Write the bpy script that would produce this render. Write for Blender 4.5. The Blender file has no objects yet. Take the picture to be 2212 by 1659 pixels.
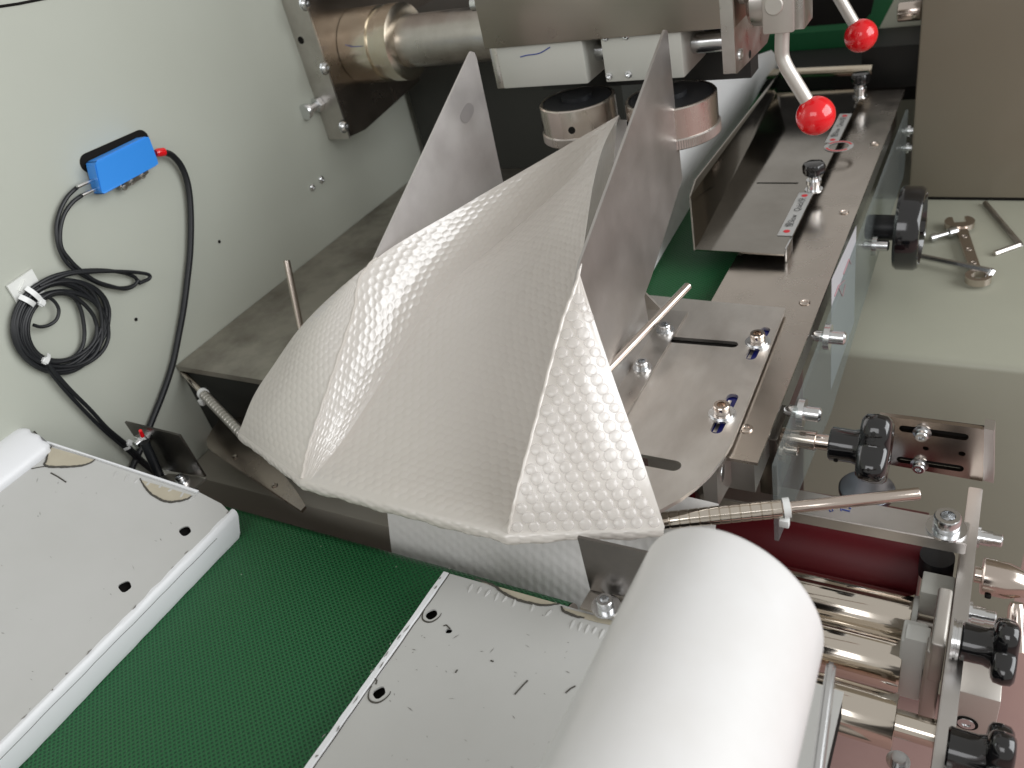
import bpy, bmesh, math, random
from mathutils import Vector, Matrix
from mathutils.geometry import tessellate_polygon
random.seed(7)
V = Vector
PI = math.pi
scene = bpy.context.scene
C = scene.collection

# ------------------------------------------------------------------ camera
# X runs across the machine, Y along the film travel (away), Z up. Origin: front clamp screw of the slotted plate.
CAM_X = V((0.86612678, 0.12208341, -0.48468551))
CAM_Y = V((0.45618076, -0.58937359, 0.66673674))
CAM_Z = V((-0.20426334, -0.79858275, -0.56616435))
CAM_C = V((0.15626031, -0.45809524, 0.38746802))
FOC = 1784.568
cam_d = bpy.data.cameras.new('camera')
cam = bpy.data.objects.new('camera', cam_d); C.objects.link(cam)
rgt = V((CAM_X[0], CAM_Y[0], CAM_Z[0])); dwn = V((CAM_X[1], CAM_Y[1], CAM_Z[1])); fwd = V((CAM_X[2], CAM_Y[2], CAM_Z[2]))
Mx = Matrix((rgt, -dwn, -fwd)).transposed().to_4x4(); Mx.translation = CAM_C
cam.matrix_world = Mx
cam_d.sensor_width = 36; cam_d.lens = 36*FOC/2212
cam_d.clip_start = 0.01; cam_d.clip_end = 50
cam_d.dof.use_dof = True; cam_d.dof.focus_distance = 0.60; cam_d.dof.aperture_fstop = 9.0
scene.camera = cam

# ------------------------------------------------------------------ world and lamps
w = bpy.data.worlds.new('World'); scene.world = w; w.use_nodes = True
bg = w.node_tree.nodes['Background']; bg.inputs[0].default_value = (1.0, 0.975, 0.93, 1); bg.inputs[1].default_value = 0.50
def area(name, loc, tgt, sx, sy, power, col):
    l = bpy.data.lights.new(name, 'AREA'); l.shape = 'RECTANGLE'; l.size = sx; l.size_y = sy; l.energy = power; l.color = col
    o = bpy.data.objects.new(name, l); C.objects.link(o); o.location = loc
    o.rotation_euler = (V(tgt)-V(loc)).to_track_quat('-Z', 'Y').to_euler()
    return o
area('window_light', (2.2, .20, 1.10), (-.2, 0, 0), 2.6, 1.8, 69, (0.96, 0.98, 1.0))
area('workshop_window_light', (-0.2, -2.2, 1.5), (-.2, 0, 0), 1.8, 1.0, 15, (0.98, 0.98, 1.0))
scene.view_settings.view_transform = 'Standard'
scene.view_settings.look = 'None'
scene.view_settings.exposure = 0.05
scene.view_settings.gamma = 1

# ------------------------------------------------------------------ survey helpers: sight line through the photo onto a known plane
def ray(px, py):
    q = V(((px-1106)/FOC, (py-829.5)/FOC, 1.0))
    return V((CAM_X.dot(q), CAM_Y.dot(q), CAM_Z.dot(q)))
def S(px, py, x=None, y=None, z=None):
    r = ray(px, py)
    i, v = (0, x) if x is not None else (1, y) if y is not None else (2, z)
    return CAM_C + r*((v-CAM_C[i])/r[i])
def SP(px, py, p0, n):
    r = ray(px, py)
    return CAM_C + r*((V(p0)-CAM_C).dot(n)/r.dot(n))

# ------------------------------------------------------------------ materials
MATS = {}
def nd(nt, t, **k):
    n = nt.nodes.new(t)
    for a, b in k.items(): setattr(n, a, b)
    return n
def mat(name, col, rough=.5, metal=0., spec=.5, blotch=None, bump=None, coat=0., rvar=None, specks=None, aniso=None, emit=None):
    m = bpy.data.materials.new(name); m.use_nodes = True; nt = m.node_tree
    b = nt.nodes['Principled BSDF']
    b.inputs['Base Color'].default_value = (*col, 1); b.inputs['Roughness'].default_value = rough
    b.inputs['Metallic'].default_value = metal; b.inputs['Specular IOR Level'].default_value = spec
    if coat: b.inputs['Coat Weight'].default_value = coat; b.inputs['Coat Roughness'].default_value = .08
    tc = nd(nt, 'ShaderNodeTexCoord'); L = nt.links
    src = None
    if blotch:                                  # (scale, colour, amount[, stretch])
        sc, c2, amt = blotch[:3]
        n = nd(nt, 'ShaderNodeTexNoise'); n.inputs['Scale'].default_value = sc; n.inputs['Detail'].default_value = 6; n.inputs['Roughness'].default_value = .6
        if len(blotch) > 3:
            mp = nd(nt, 'ShaderNodeMapping'); mp.inputs['Scale'].default_value = blotch[3]
            L.new(tc.outputs['Object'], mp.inputs[0]); L.new(mp.outputs[0], n.inputs['Vector'])
        else: L.new(tc.outputs['Object'], n.inputs['Vector'])
        r = nd(nt, 'ShaderNodeMapRange'); r.inputs[1].default_value = .38; r.inputs[2].default_value = .68; r.inputs[4].default_value = amt
        L.new(n.outputs['Fac'], r.inputs[0])
        mx = nd(nt, 'ShaderNodeMix', data_type='RGBA'); mx.inputs['A'].default_value = (*col, 1); mx.inputs['B'].default_value = (*c2, 1)
        L.new(r.outputs[0], mx.inputs['Factor']); src = mx.outputs['Result']
    if specks:                                  # (scale, colour, threshold)
        sc, c2, th = specks
        n = nd(nt, 'ShaderNodeTexVoronoi'); n.inputs['Scale'].default_value = sc
        mp = nd(nt, 'ShaderNodeMapping'); mp.inputs['Scale'].default_value = (1, .45, 1); mp.inputs['Rotation'].default_value = (0, 0, .7)
        n3 = nd(nt, 'ShaderNodeTexNoise'); n3.inputs['Scale'].default_value = sc*2.2
        L.new(tc.outputs['Object'], mp.inputs[0]); L.new(tc.outputs['Object'], n3.inputs['Vector'])
        va = nd(nt, 'ShaderNodeMix', data_type='RGBA'); va.inputs['Factor'].default_value = .012
        L.new(mp.outputs[0], va.inputs['A']); L.new(n3.outputs['Color'], va.inputs['B']); L.new(va.outputs['Result'], n.inputs['Vector'])
        n2 = nd(nt, 'ShaderNodeTexNoise'); n2.inputs['Scale'].default_value = 28; L.new(tc.outputs['Object'], n2.inputs['Vector'])
        r2 = nd(nt, 'ShaderNodeMapRange'); r2.inputs[1].default_value = .5; r2.inputs[2].default_value = .8; r2.inputs[3].default_value = .2*th; r2.inputs[4].default_value = th*2.2
        L.new(n2.outputs['Fac'], r2.inputs[0])
        lt = nd(nt, 'ShaderNodeMath', operation='LESS_THAN'); L.new(n.outputs['Distance'], lt.inputs[0]); L.new(r2.outputs[0], lt.inputs[1])
        mx = nd(nt, 'ShaderNodeMix', data_type='RGBA'); mx.inputs['B'].default_value = (*c2, 1)
        if src: L.new(src, mx.inputs['A'])
        else: mx.inputs['A'].default_value = (*col, 1)
        L.new(lt.outputs[0], mx.inputs['Factor']); src = mx.outputs['Result']
    if src: L.new(src, b.inputs['Base Color'])
    if rvar:                                    # (scale, low, high[, stretch])
        n = nd(nt, 'ShaderNodeTexNoise'); n.inputs['Scale'].default_value = rvar[0]; n.inputs['Detail'].default_value = 5
        if len(rvar) > 3:
            mp = nd(nt, 'ShaderNodeMapping'); mp.inputs['Scale'].default_value = rvar[3]
            L.new(tc.outputs['Object'], mp.inputs[0]); L.new(mp.outputs[0], n.inputs['Vector'])
        else: L.new(tc.outputs['Object'], n.inputs['Vector'])
        r = nd(nt, 'ShaderNodeMapRange'); r.inputs[1].default_value = .3; r.inputs[2].default_value = .7
        r.inputs[3].default_value = rvar[1]; r.inputs[4].default_value = rvar[2]
        L.new(n.outputs['Fac'], r.inputs[0]); L.new(r.outputs[0], b.inputs['Roughness'])
    if bump:                                    # (scale, strength, distance[, stretch])
        n = nd(nt, 'ShaderNodeTexNoise'); n.inputs['Scale'].default_value = bump[0]; n.inputs['Detail'].default_value = 4
        if len(bump) > 3:
            mp = nd(nt, 'ShaderNodeMapping'); mp.inputs['Scale'].default_value = bump[3]
            L.new(tc.outputs['Object'], mp.inputs[0]); L.new(mp.outputs[0], n.inputs['Vector'])
        else: L.new(tc.outputs['Object'], n.inputs['Vector'])
        bp = nd(nt, 'ShaderNodeBump'); bp.inputs['Strength'].default_value = bump[1]; bp.inputs['Distance'].default_value = bump[2]
        L.new(n.outputs['Fac'], bp.inputs['Height']); L.new(bp.outputs[0], b.inputs['Normal'])
    if aniso: b.inputs['Anisotropic'].default_value = aniso
    MATS[name] = m
    return m
WALL = mat('grey_green_paint', (.45, .468, .41), .42, spec=.4, bump=(900, .10, .0004), blotch=(6, (.425, .44, .38), .5))
CAB = mat('cabinet_paint', (.33, .33, .265), .38, spec=.4, bump=(900, .10, .0004), blotch=(7, (.30, .30, .24), .6))
TOWER = mat('taupe_enamel', (.235, .208, .16), .3, spec=.5, bump=(700, .08, .0004), blotch=(5, (.25, .21, .155), .6))
STEEL = mat('brushed_steel', (.60, .57, .54), .32, 1, blotch=(30, (.46, .43, .40), .8, (1, .25, 1)), rvar=(60, .25, .42), bump=(400, .05, .0003, (1, .05, 1)))
PLATE = mat('stained_steel_plate', (.74, .71, .67), .42, 1, blotch=(22, (.54, .50, .46), .8, (1, .4, 1)), rvar=(45, .36, .5), bump=(300, .05, .0003))
TABLE = mat('dull_table_steel', (.46, .43, .38), .42, .85, blotch=(15, (.22, .20, .17), .95), rvar=(30, .3, .5), specks=(300, (.5, .48, .44), .09))
STRIP = mat('satin_cover_steel', (.57, .515, .46), .24, 1, rvar=(30, .2, .3), blotch=(14, (.50, .455, .41), .5))
TRAY = mat('polished_dark_steel', (.36, .34, .31), .1, 1, rvar=(20, .06, .13), blotch=(16, (.25, .23, .20), .6))
CHROME = mat('chrome', (.72, .66, .58), .09, 1, rvar=(25, .06, .13, (.2, 1, 1)))
NICKEL = mat('nickel', (.66, .58, .52), .16, 1)
ZINC = mat('zinc_bolt', (.72, .73, .74), .22, 1)
ALU = mat('milled_aluminium', (.66, .64, .62), .34, 1, bump=(500, .06, .0003, (.05, 1, 1)), blotch=(25, (.58, .56, .54), .6))
ALUP = mat('pale_aluminium_block', (.58, .55, .51), .42, .75, bump=(500, .05, .0003))
BRONZE = mat('brown_reflecting_steel', (.48, .42, .37), .22, 1, blotch=(14, (.36, .30, .26), .8), rvar=(20, .15, .3))
COLLAR = mat('cream_collar_steel', (.74, .68, .57), .24, 1, blotch=(40, (.62, .50, .36), .5))
WHITEBOX = mat('white_enamel', (.50, .50, .46), .35, bump=(900, .05, .0003))
BLACKP = mat('black_plastic', (.006, .006, .007), .12, spec=.55, coat=.6)
BLACKR = mat('black_rubber', (.011, .012, .014), .42, spec=.4)
DARK = mat('dark_machinery', (.010, .010, .009), .5)
HOLE = mat('dark_opening', (.012, .011, .010), .8, spec=.1)
RED = mat('red_plastic_ball', (.72, .006, .012), .16, spec=.5, coat=.5)
REDR = mat('dark_red_rubber', (.105, .006, .010), .38, spec=.35, blotch=(20, (.075, .005, .008), .6))
BLUE = mat('blue_plastic', (.035, .27, .80), .42, bump=(600, .05, .0003))
INK = mat('blue_pen_ink', (.04, .07, .30), .6)
INKN = mat('navy_marker_ink', (.010, .014, .16), .45)
NYLON = mat('white_nylon', (.74, .75, .72), .42, spec=.4)
TIE = mat('milky_tie_nylon', (.72, .73, .72), .35)
PVC = mat('worn_white_laminate', (.475, .475, .46), .30, spec=.5, specks=(75, (.20, .20, .19), .045), bump=(35, .10, .002), blotch=(9, (.435, .435, .415), .7))
PVCE = mat('white_laminate_edge', (.74, .75, .77), .35, spec=.5)
PATCH = mat('bare_beige_board', (.44, .40, .31), .55, blotch=(60, (.38, .34, .26), .6))
CRACK = mat('grimy_crack', (.06, .055, .045), .7)
SCUFF = mat('grey_scuff', (.20, .19, .175), .7)
ROLL = mat('glossy_white_plastic_roll', (.73, .73, .73), .38, spec=.45, coat=.15, blotch=(12, (.64, .625, .605), .6))
FLOORM = mat('pink_painted_floor', (.33, .205, .185), .55, blotch=(9, (.28, .17, .155), .8), specks=(40, (.12, .07, .06), .05))
PAPER = mat('paper_sticker', (.40, .40, .42), .5)
LABELM = mat('silver_label', (.42, .42, .41), .4, blotch=(80, (.38, .38, .37), .5))
REDDOT = mat('red_print', (.60, .02, .03), .5)
PALERED = mat('faded_red_pen', (.42, .22, .24), .6)
BLACKPR = mat('black_print', (.03, .03, .03), .5)
PALE = mat('pale_cream_panel', (.72, .74, .62), .4)
BEIGE = mat('dim_beam_paint', (.36, .335, .285), .45, blotch=(8, (.31, .285, .24), .6))
def belt_mat():
    m = mat('green_belt', (.012, .105, .035), .42, spec=.35); nt = m.node_tree; L = nt.links; b = nt.nodes['Principled BSDF']
    tc = nd(nt, 'ShaderNodeTexCoord')
    mp = nd(nt, 'ShaderNodeMapping'); mp.inputs['Rotation'].default_value = (0, 0, math.radians(38)); mp.inputs['Scale'].default_value = (1, 1, 1)
    L.new(tc.outputs['Object'], mp.inputs[0])
    sx = nd(nt, 'ShaderNodeSeparateXYZ'); L.new(mp.outputs[0], sx.inputs[0])
    hs = []
    for ax, per in (('X', .0033), ('Y', .0030)):
        mu = nd(nt, 'ShaderNodeMath', operation='MULTIPLY'); mu.inputs[1].default_value = 2*PI/per; L.new(sx.outputs[ax], mu.inputs[0])
        sn = nd(nt, 'ShaderNodeMath', operation='SINE'); L.new(mu.outputs[0], sn.inputs[0]); hs.append(sn)
    mxm = nd(nt, 'ShaderNodeMath', operation='MAXIMUM'); L.new(hs[0].outputs[0], mxm.inputs[0]); L.new(hs[1].outputs[0], mxm.inputs[1])
    r = nd(nt, 'ShaderNodeMapRange'); r.inputs[1].default_value = -.9; r.inputs[2].default_value = .9; L.new(mxm.outputs[0], r.inputs[0])
    n = nd(nt, 'ShaderNodeTexNoise'); n.inputs['Scale'].default_value = 14; n.inputs['Detail'].default_value = 6; L.new(tc.outputs['Object'], n.inputs['Vector'])
    c1 = nd(nt, 'ShaderNodeMix', data_type='RGBA'); c1.inputs['A'].default_value = (.012, .115, .040, 1); c1.inputs['B'].default_value = (.022, .120, .038, 1)
    L.new(n.outputs['Fac'], c1.inputs['Factor'])
    c2 = nd(nt, 'ShaderNodeMix', data_type='RGBA'); c2.inputs['A'].default_value = (.005, .040, .016, 1); L.new(c1.outputs['Result'], c2.inputs['B']); L.new(r.outputs[0], c2.inputs['Factor'])
    v = nd(nt, 'ShaderNodeTexVoronoi'); v.inputs['Scale'].default_value = 38; L.new(tc.outputs['Object'], v.inputs['Vector'])
    lt = nd(nt, 'ShaderNodeMath', operation='LESS_THAN'); lt.inputs[1].default_value = .022; L.new(v.outputs['Distance'], lt.inputs[0])
    c3 = nd(nt, 'ShaderNodeMix', data_type='RGBA'); L.new(c2.outputs['Result'], c3.inputs['A']); c3.inputs['B'].default_value = (.30, .38, .26, 1); L.new(lt.outputs[0], c3.inputs['Factor'])
    L.new(c3.outputs['Result'], b.inputs['Base Color'])
    bp = nd(nt, 'ShaderNodeBump'); bp.inputs['Strength'].default_value = .7; bp.inputs['Distance'].default_value = .0006
    L.new(r.outputs[0], bp.inputs['Height']); L.new(bp.outputs[0], b.inputs['Normal'])
    return m
BELT = belt_mat()
def film_mat(name, col, transl, clear, rough=.12, bumps=True, ior=1.7):
    m = bpy.data.materials.new(name); m.use_nodes = True; nt = m.node_tree; L = nt.links
    nt.nodes.remove(nt.nodes['Principled BSDF']); out = nt.nodes['Material Output']
    df = nd(nt, 'ShaderNodeBsdfDiffuse'); df.inputs['Color'].default_value = (*col, 1)
    tr = nd(nt, 'ShaderNodeBsdfTranslucent'); tr.inputs['Color'].default_value = (*col, 1)
    tp = nd(nt, 'ShaderNodeBsdfTransparent'); gl = nd(nt, 'ShaderNodeBsdfGlossy'); gl.inputs['Roughness'].default_value = rough
    fr = nd(nt, 'ShaderNodeLayerWeight'); f0 = ((ior-1)/(ior+1))**2
    pw = nd(nt, 'ShaderNodeMath', operation='POWER'); pw.inputs[1].default_value = 4.0
    fa = nd(nt, 'ShaderNodeMath', operation='MULTIPLY_ADD'); fa.inputs[1].default_value = .55; fa.inputs[2].default_value = f0
    L.new(fr.outputs['Facing'], pw.inputs[0]); L.new(pw.outputs[0], fa.inputs[0])
    ms = [nd(nt, 'ShaderNodeMixShader') for _ in range(3)]
    ms[0].inputs[0].default_value = transl; ms[1].inputs[0].default_value = clear
    L.new(df.outputs[0], ms[0].inputs[1]); L.new(tr.outputs[0], ms[0].inputs[2]); L.new(ms[0].outputs[0], ms[1].inputs[1]); L.new(tp.outputs[0], ms[1].inputs[2])
    L.new(fa.outputs[0], ms[2].inputs[0]); L.new(ms[1].outputs[0], ms[2].inputs[1]); L.new(gl.outputs[0], ms[2].inputs[2])
    L.new(ms[2].outputs[0], out.inputs['Surface'])
    if bumps:
        tc = nd(nt, 'ShaderNodeTexCoord'); n = nd(nt, 'ShaderNodeTexNoise'); n.inputs['Scale'].default_value = 150; n.inputs['Detail'].default_value = 3
        L.new(tc.outputs['Object'], n.inputs['Vector'])
        bp = nd(nt, 'ShaderNodeBump'); bp.inputs['Strength'].default_value = .22; bp.inputs['Distance'].default_value = .0012
        L.new(n.outputs['Fac'], bp.inputs['Height'])
        for q in (df, gl, fr): L.new(bp.outputs[0], q.inputs['Normal'])
    return m
FILM = film_mat('bubble_film', (.865, .82, .765), .36, .08, .27, True, 2.3)
BUBBLE = film_mat('bubble_dome_film', (.88, .855, .835), .40, .66, .10, False, 1.6)
WEB = film_mat('white_film_web', (.95, .95, .95), .38, 0., .3, True, 1.35)
def glass_mat():
    m = bpy.data.materials.new('clear_acrylic'); m.use_nodes = True; nt = m.node_tree; L = nt.links
    b = nt.nodes['Principled BSDF']; out = nt.nodes['Material Output']
    b.inputs['Base Color'].default_value = (.35, .38, .38, 1); b.inputs['Roughness'].default_value = .06
    tp = nd(nt, 'ShaderNodeBsdfTransparent'); tp.inputs['Color'].default_value = (.86, .89, .88, 1)
    mx = nd(nt, 'ShaderNodeMixShader'); mx.inputs[0].default_value = .80
    L.new(b.outputs[0], mx.inputs[1]); L.new(tp.outputs[0], mx.inputs[2]); L.new(mx.outputs[0], out.inputs['Surface'])
    return m
ACRYL = glass_mat()

# ------------------------------------------------------------------ mesh helpers (world coordinates into a bmesh)
def B(): return bmesh.new()
def box(bm, x0, x1, y0, y1, z0, z1, bev=0., seg=2):
    t = bmesh.new()
    vs = [t.verts.new((x, y, z)) for z in (z0, z1) for y in (y0, y1) for x in (x0, x1)]
    for f in ((0, 2, 3, 1), (4, 5, 7, 6), (0, 1, 5, 4), (2, 6, 7, 3), (0, 4, 6, 2), (1, 3, 7, 5)): t.faces.new([vs[i] for i in f])
    if bev: bmesh.ops.bevel(t, geom=t.edges[:], offset=bev, segments=seg, profile=.5, affect='EDGES')
    merge(bm, t); return bm
def merge(bm, t):
    me = bpy.data.meshes.new('tmp'); t.to_mesh(me); t.free(); bm.from_mesh(me); bpy.data.meshes.remove(me)
def frame(d):
    d = V(d).normalized(); a = V((0, 0, 1)) if abs(d.z) < .9 else V((1, 0, 0))
    u = d.cross(a).normalized(); v = d.cross(u).normalized(); return d, u, v
def lathe(bm, p, d, prof, seg=32, rot=0., close=True):
    """profile [(t, r)] turned round the axis from p along d"""
    d, u, v = frame(d); p = V(p); rings = []
    for t, r in prof:
        rings.append([bm.verts.new(p+d*t+(u*math.cos(rot+2*PI*k/seg)+v*math.sin(rot+2*PI*k/seg))*max(r, 1e-5)) for k in range(seg)])
    for a, b in zip(rings, rings[1:]):
        for k in range(seg): bm.faces.new((a[k], a[(k+1) % seg], b[(k+1) % seg], b[k]))
    if close:
        bm.faces.new(rings[0][::-1]); bm.faces.new(rings[-1])
    return bm
def cyl(bm, p, q, r, seg=28, bev=0.):
    d = V(q)-V(p); L = d.length
    pr = [(0, r), (L, r)] if not bev else [(0, r-bev), (bev*.3, r-bev*.3), (bev, r), (L-bev, r), (L-bev*.3, r-bev*.3), (L, r-bev)]
    return lathe(bm, p, d, pr, seg)
def tube(bm, pts, r, seg=10):
    pts = [V(p) for p in pts]; n = len(pts); rings = []
    t0 = (pts[1]-pts[0]).normalized(); _, u, v = frame(t0)
    for i, p in enumerate(pts):
        t = (pts[min(i+1, n-1)]-pts[max(i-1, 0)]).normalized()
        u = (u-t*u.dot(t)).normalized(); v = t.cross(u)
        rr = r[i] if isinstance(r, (list, tuple)) else r
        rings.append([bm.verts.new(p+(u*math.cos(2*PI*k/seg)+v*math.sin(2*PI*k/seg))*rr) for k in range(seg)])
    for a, b in zip(rings, rings[1:]):
        for k in range(seg): bm.faces.new((a[k], a[(k+1) % seg], b[(k+1) % seg], b[k]))
    bm.faces.new(rings[0][::-1]); bm.faces.new(rings[-1]); return bm
def spline(pts, n=8):
    pts = [V(p) for p in pts]; P = [pts[0]*2-pts[1]]+pts+[pts[-1]*2-pts[-2]]; out = []
    for i in range(1, len(P)-2):
        a, b, c, d = P[i-1:i+3]
        for k in range(n):
            t = k/n
            out.append(.5*((2*b)+(c-a)*t+(2*a-5*b+4*c-d)*t*t+(-a+3*b-3*c+d)*t**3))
    return out+[pts[-1]]
def slab(bm, pts, vec, holes=()):
    """3D polygon (with holes) pushed through vec"""
    vec = V(vec); loops = [[V(p) for p in pts]]+[[V(p) for p in h] for h in holes]
    flat = [p for l in loops for p in l]
    a = [bm.verts.new(p) for p in flat]; b = [bm.verts.new(p+vec) for p in flat]
    for tri in tessellate_polygon(loops):
        if len(set(tri)) < 3: continue
        try:
            bm.faces.new([a[i] for i in tri]); bm.faces.new([b[i] for i in reversed(tri)])
        except ValueError: pass
    o = 0
    for l in loops:
        n = len(l)
        for k in range(n):
            i, j = o+k, o+(k+1) % n
            try: bm.faces.new((a[i], a[j], b[j], b[i]))
            except ValueError: pass
        o += n
    bmesh.ops.recalc_face_normals(bm, faces=bm.faces[:]); return bm
def capscrew(bm, p, d, r, h, seg=24):
    """socket head: cylinder with a hexagon recess"""
    d = V(d).normalized()
    lathe(bm, p, d, [(0, r*.96), (h*.1, r), (h*.88, r), (h, r*.9), (h, r*.56)], seg, close=False)
    lathe(bm, p, d, [(h, r*.57), (h*.45, r*.5), (h*.4, .0)], 6, close=False)
def washer(bm, p, d, r, t): lathe(bm, p, d, [(0, r*.5), (0, r), (t, r), (t, r*.5)], 28)
def hexhead(bm, p, d, r, h, rot=0.): lathe(bm, p, d, [(0, r), (h*.85, r), (h, r*.86)], 6, rot)

# ------------------------------------------------------------------ object helpers
def tag(o, label=None, cat=None, group=None, kind=None):
    if label: o['label'] = label
    if cat: o['category'] = cat
    if group: o['group'] = group
    if kind: o['kind'] = kind
    return o
def thing(name, label, cat, loc, group=None):
    o = bpy.data.objects.new(name, None); C.objects.link(o); o.location = loc; o.empty_display_size = .02
    return tag(o, label, cat, group)
def root_of(o):
    while o.parent: o = o.parent
    return o
def obj(name, bm, m, parent=None, label=None, cat=None, group=None, kind=None, sharp=35, smooth=True):
    bmesh.ops.remove_doubles(bm, verts=bm.verts[:], dist=1e-6)
    bmesh.ops.recalc_face_normals(bm, faces=bm.faces[:])
    if parent is not None: loc = root_of(parent).location.copy()
    else:
        cs = [v.co for v in bm.verts]
        loc = V((sum(c.x for c in cs)/len(cs), sum(c.y for c in cs)/len(cs), min(c.z for c in cs)))
    bmesh.ops.translate(bm, verts=bm.verts[:], vec=-loc)
    me = bpy.data.meshes.new(name); bm.to_mesh(me); bm.free()
    me.materials.append(m)
    if smooth:
        me.polygons.foreach_set('use_smooth', [True]*len(me.polygons)); me.set_sharp_from_angle(angle=math.radians(sharp))
    o = bpy.data.objects.new(name, me); C.objects.link(o)
    if parent is not None: o.parent = parent
    else: o.location = loc
    return tag(o, label, cat, group, kind)
def copy_tree(o, parent=None):
    c = o.copy(); C.objects.link(c)
    if parent is not None: c.parent = parent
    for ch in list(o.children): copy_tree(ch, c)
    return c
def struct(name, bm, m, label=None): return obj(name, bm, m, kind='structure', label=label)

# ================================================================== SETTING
struct('floor', box(B(), -4, 4, -4, 4, -.70, -.66), FLOORM)
# ---- left machine side
XW = -.544
t = thing('machine_side_wall', 'tall grey green painted side wall of the machine behind the black cables', 'side wall', (XW, 0, -.7))
obj('wall_panel', box(B(), XW-.02, XW, -1.3, 1.0, -.75, .62), WALL, t)
b = B(); tube(b, [S(-600, 150, x=XW), S(0, 14, x=XW), S(40, 8, x=XW), S(100, -4, x=XW), S(900, -190, x=XW)], .0012, 6); obj('panel_seam', b, HOLE, t)
for px, py, r in ((673, 405, .0040), (693, 388, .0042)):
    b = B(); p = S(px, py, x=XW); lathe(b, p, (1, .0, .0), [(0, r), (.002, r), (.0035, r*.6), (.0035, r*.35), (.002, 0)], 16); obj('screw', b, ZINC, t)
for px, py in ((294, 690), (474, 522)):
    b = B(); p = S(px, py, x=XW+.0005); lathe(b, p, (1, 0, 0), [(0, .0018), (.0004, .0015)], 12); obj('small_hole', b, HOLE, t)
# ---- table
tb = thing('machine_table', 'dull grey steel machine table left of the bubble film', 'machine table', (-.37, .3, -.05))
obj('table_top', box(B(), XW+.001, -.205, -.0468, .95, -.006, 0), TABLE, tb)
obj('front_apron', box(B(), XW+.001, -.205, -.0440, -.039, -.10, -.0065), DARK, tb)  # near-black colour stands in for the shade on this front face
b = B(); box(b, XW+.001, .054, .96, .99, -.2, .20); obj('tray_reflection_panel', b, DARK, label='dark machine panel closing off the far end of the table', cat='machine panel')  # added dark panel, sized for what the polished tray reflects
# ---- far green conveyor
fb = thing('conveyor_belt', 'green conveyor belt running flat under the steel plates beside the dark tray', 'conveyor belt', (-.13, .35, -.03))
obj('belt_surface', box(B(), -.204, -.0553, -.03, .80, -.018, -.012), BELT, fb)
obj('belt_edge_gap', box(B(), -.0551, -.0526, -.03, .80, -.03, -.015), HOLE, fb)
# ---- cover strip along the right of the table
st = thing('cover_strip', 'long brown reflecting steel cover strip with flat screws along the table edge', 'cover strip', (0, .3, -.03))
b = B(); slab(b, [(-.0524, -.047, 0), (.0376, -.047, 0), (.0376, .662, 0), (-.0524, .662, 0)], (0, 0, -.0025)); obj('strip_plate', b, STRIP, st)
for px, py in ((1612, 926), (1738, 653), (1823, 458), (1890, 310)):
    b = B(); p = S(px, py, z=0.0003); lathe(b, p, (0, 0, 1), [(-.001, .0042), (.0004, .0046), (.0009, .0040), (.0010, .0022), (.0002, .0018), (.0001, 0)], 20); obj('flat_screw', b, NICKEL, st)
obj('side_rail', box(B(), -.050, .030, -.030, .66, -.045, -.0028), ALU, st)

# ---- cabinet to the right with its bevelled top edge
cb = thing('machine_cabinet', 'grey green painted cabinet with a folded front edge under the wrench and hex keys', 'cabinet', (.15, .4, -.75))
b = B()
slab(b, [(0.0, .262, -.64), (0.0, .262, -.128), (0.0, .264, -.124), (0.0, .270, -.120), (0.0, 1.2, -.120), (0.0, 1.2, -.64)], (.2235, 0, 0)); obj('cabinet_body', b, CAB, cb)
# ---- control tower
tw = thing('control_tower', 'tall taupe enamel control housing standing on the grey cabinet', 'control housing', (.3, .75, -.119))
obj('housing_body', box(B(), .0550, .62, .603, 1.1, -.1165, .75, .003), TOWER, tw)
obj('base_gasket', box(B(), .0565, .62, .6045, 1.1, -.1198, -.1168), HOLE, tw)
b = B(); cyl(b, S(1968, 24, y=.66)+V((-.014, 0, 0)), S(1968, 24, y=.66)+V((.012, 0, 0)), .011, 20, .002); obj('side_knob', b, NICKEL, tw)
for px, py in ((1962, 283), (1962, 320)):
    b = B(); p = S(px, py, y=.61); p.x = .055; lathe(b, p+V((-.012, 0, 0)), (1, 0, 0), [(0, .003), (.003, .004), (.006, .004), (.006, .007), (.009, .007), (.009, .004), (.0128, .004)], 14); obj('side_bolt', b, ZINC, tw)

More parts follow.
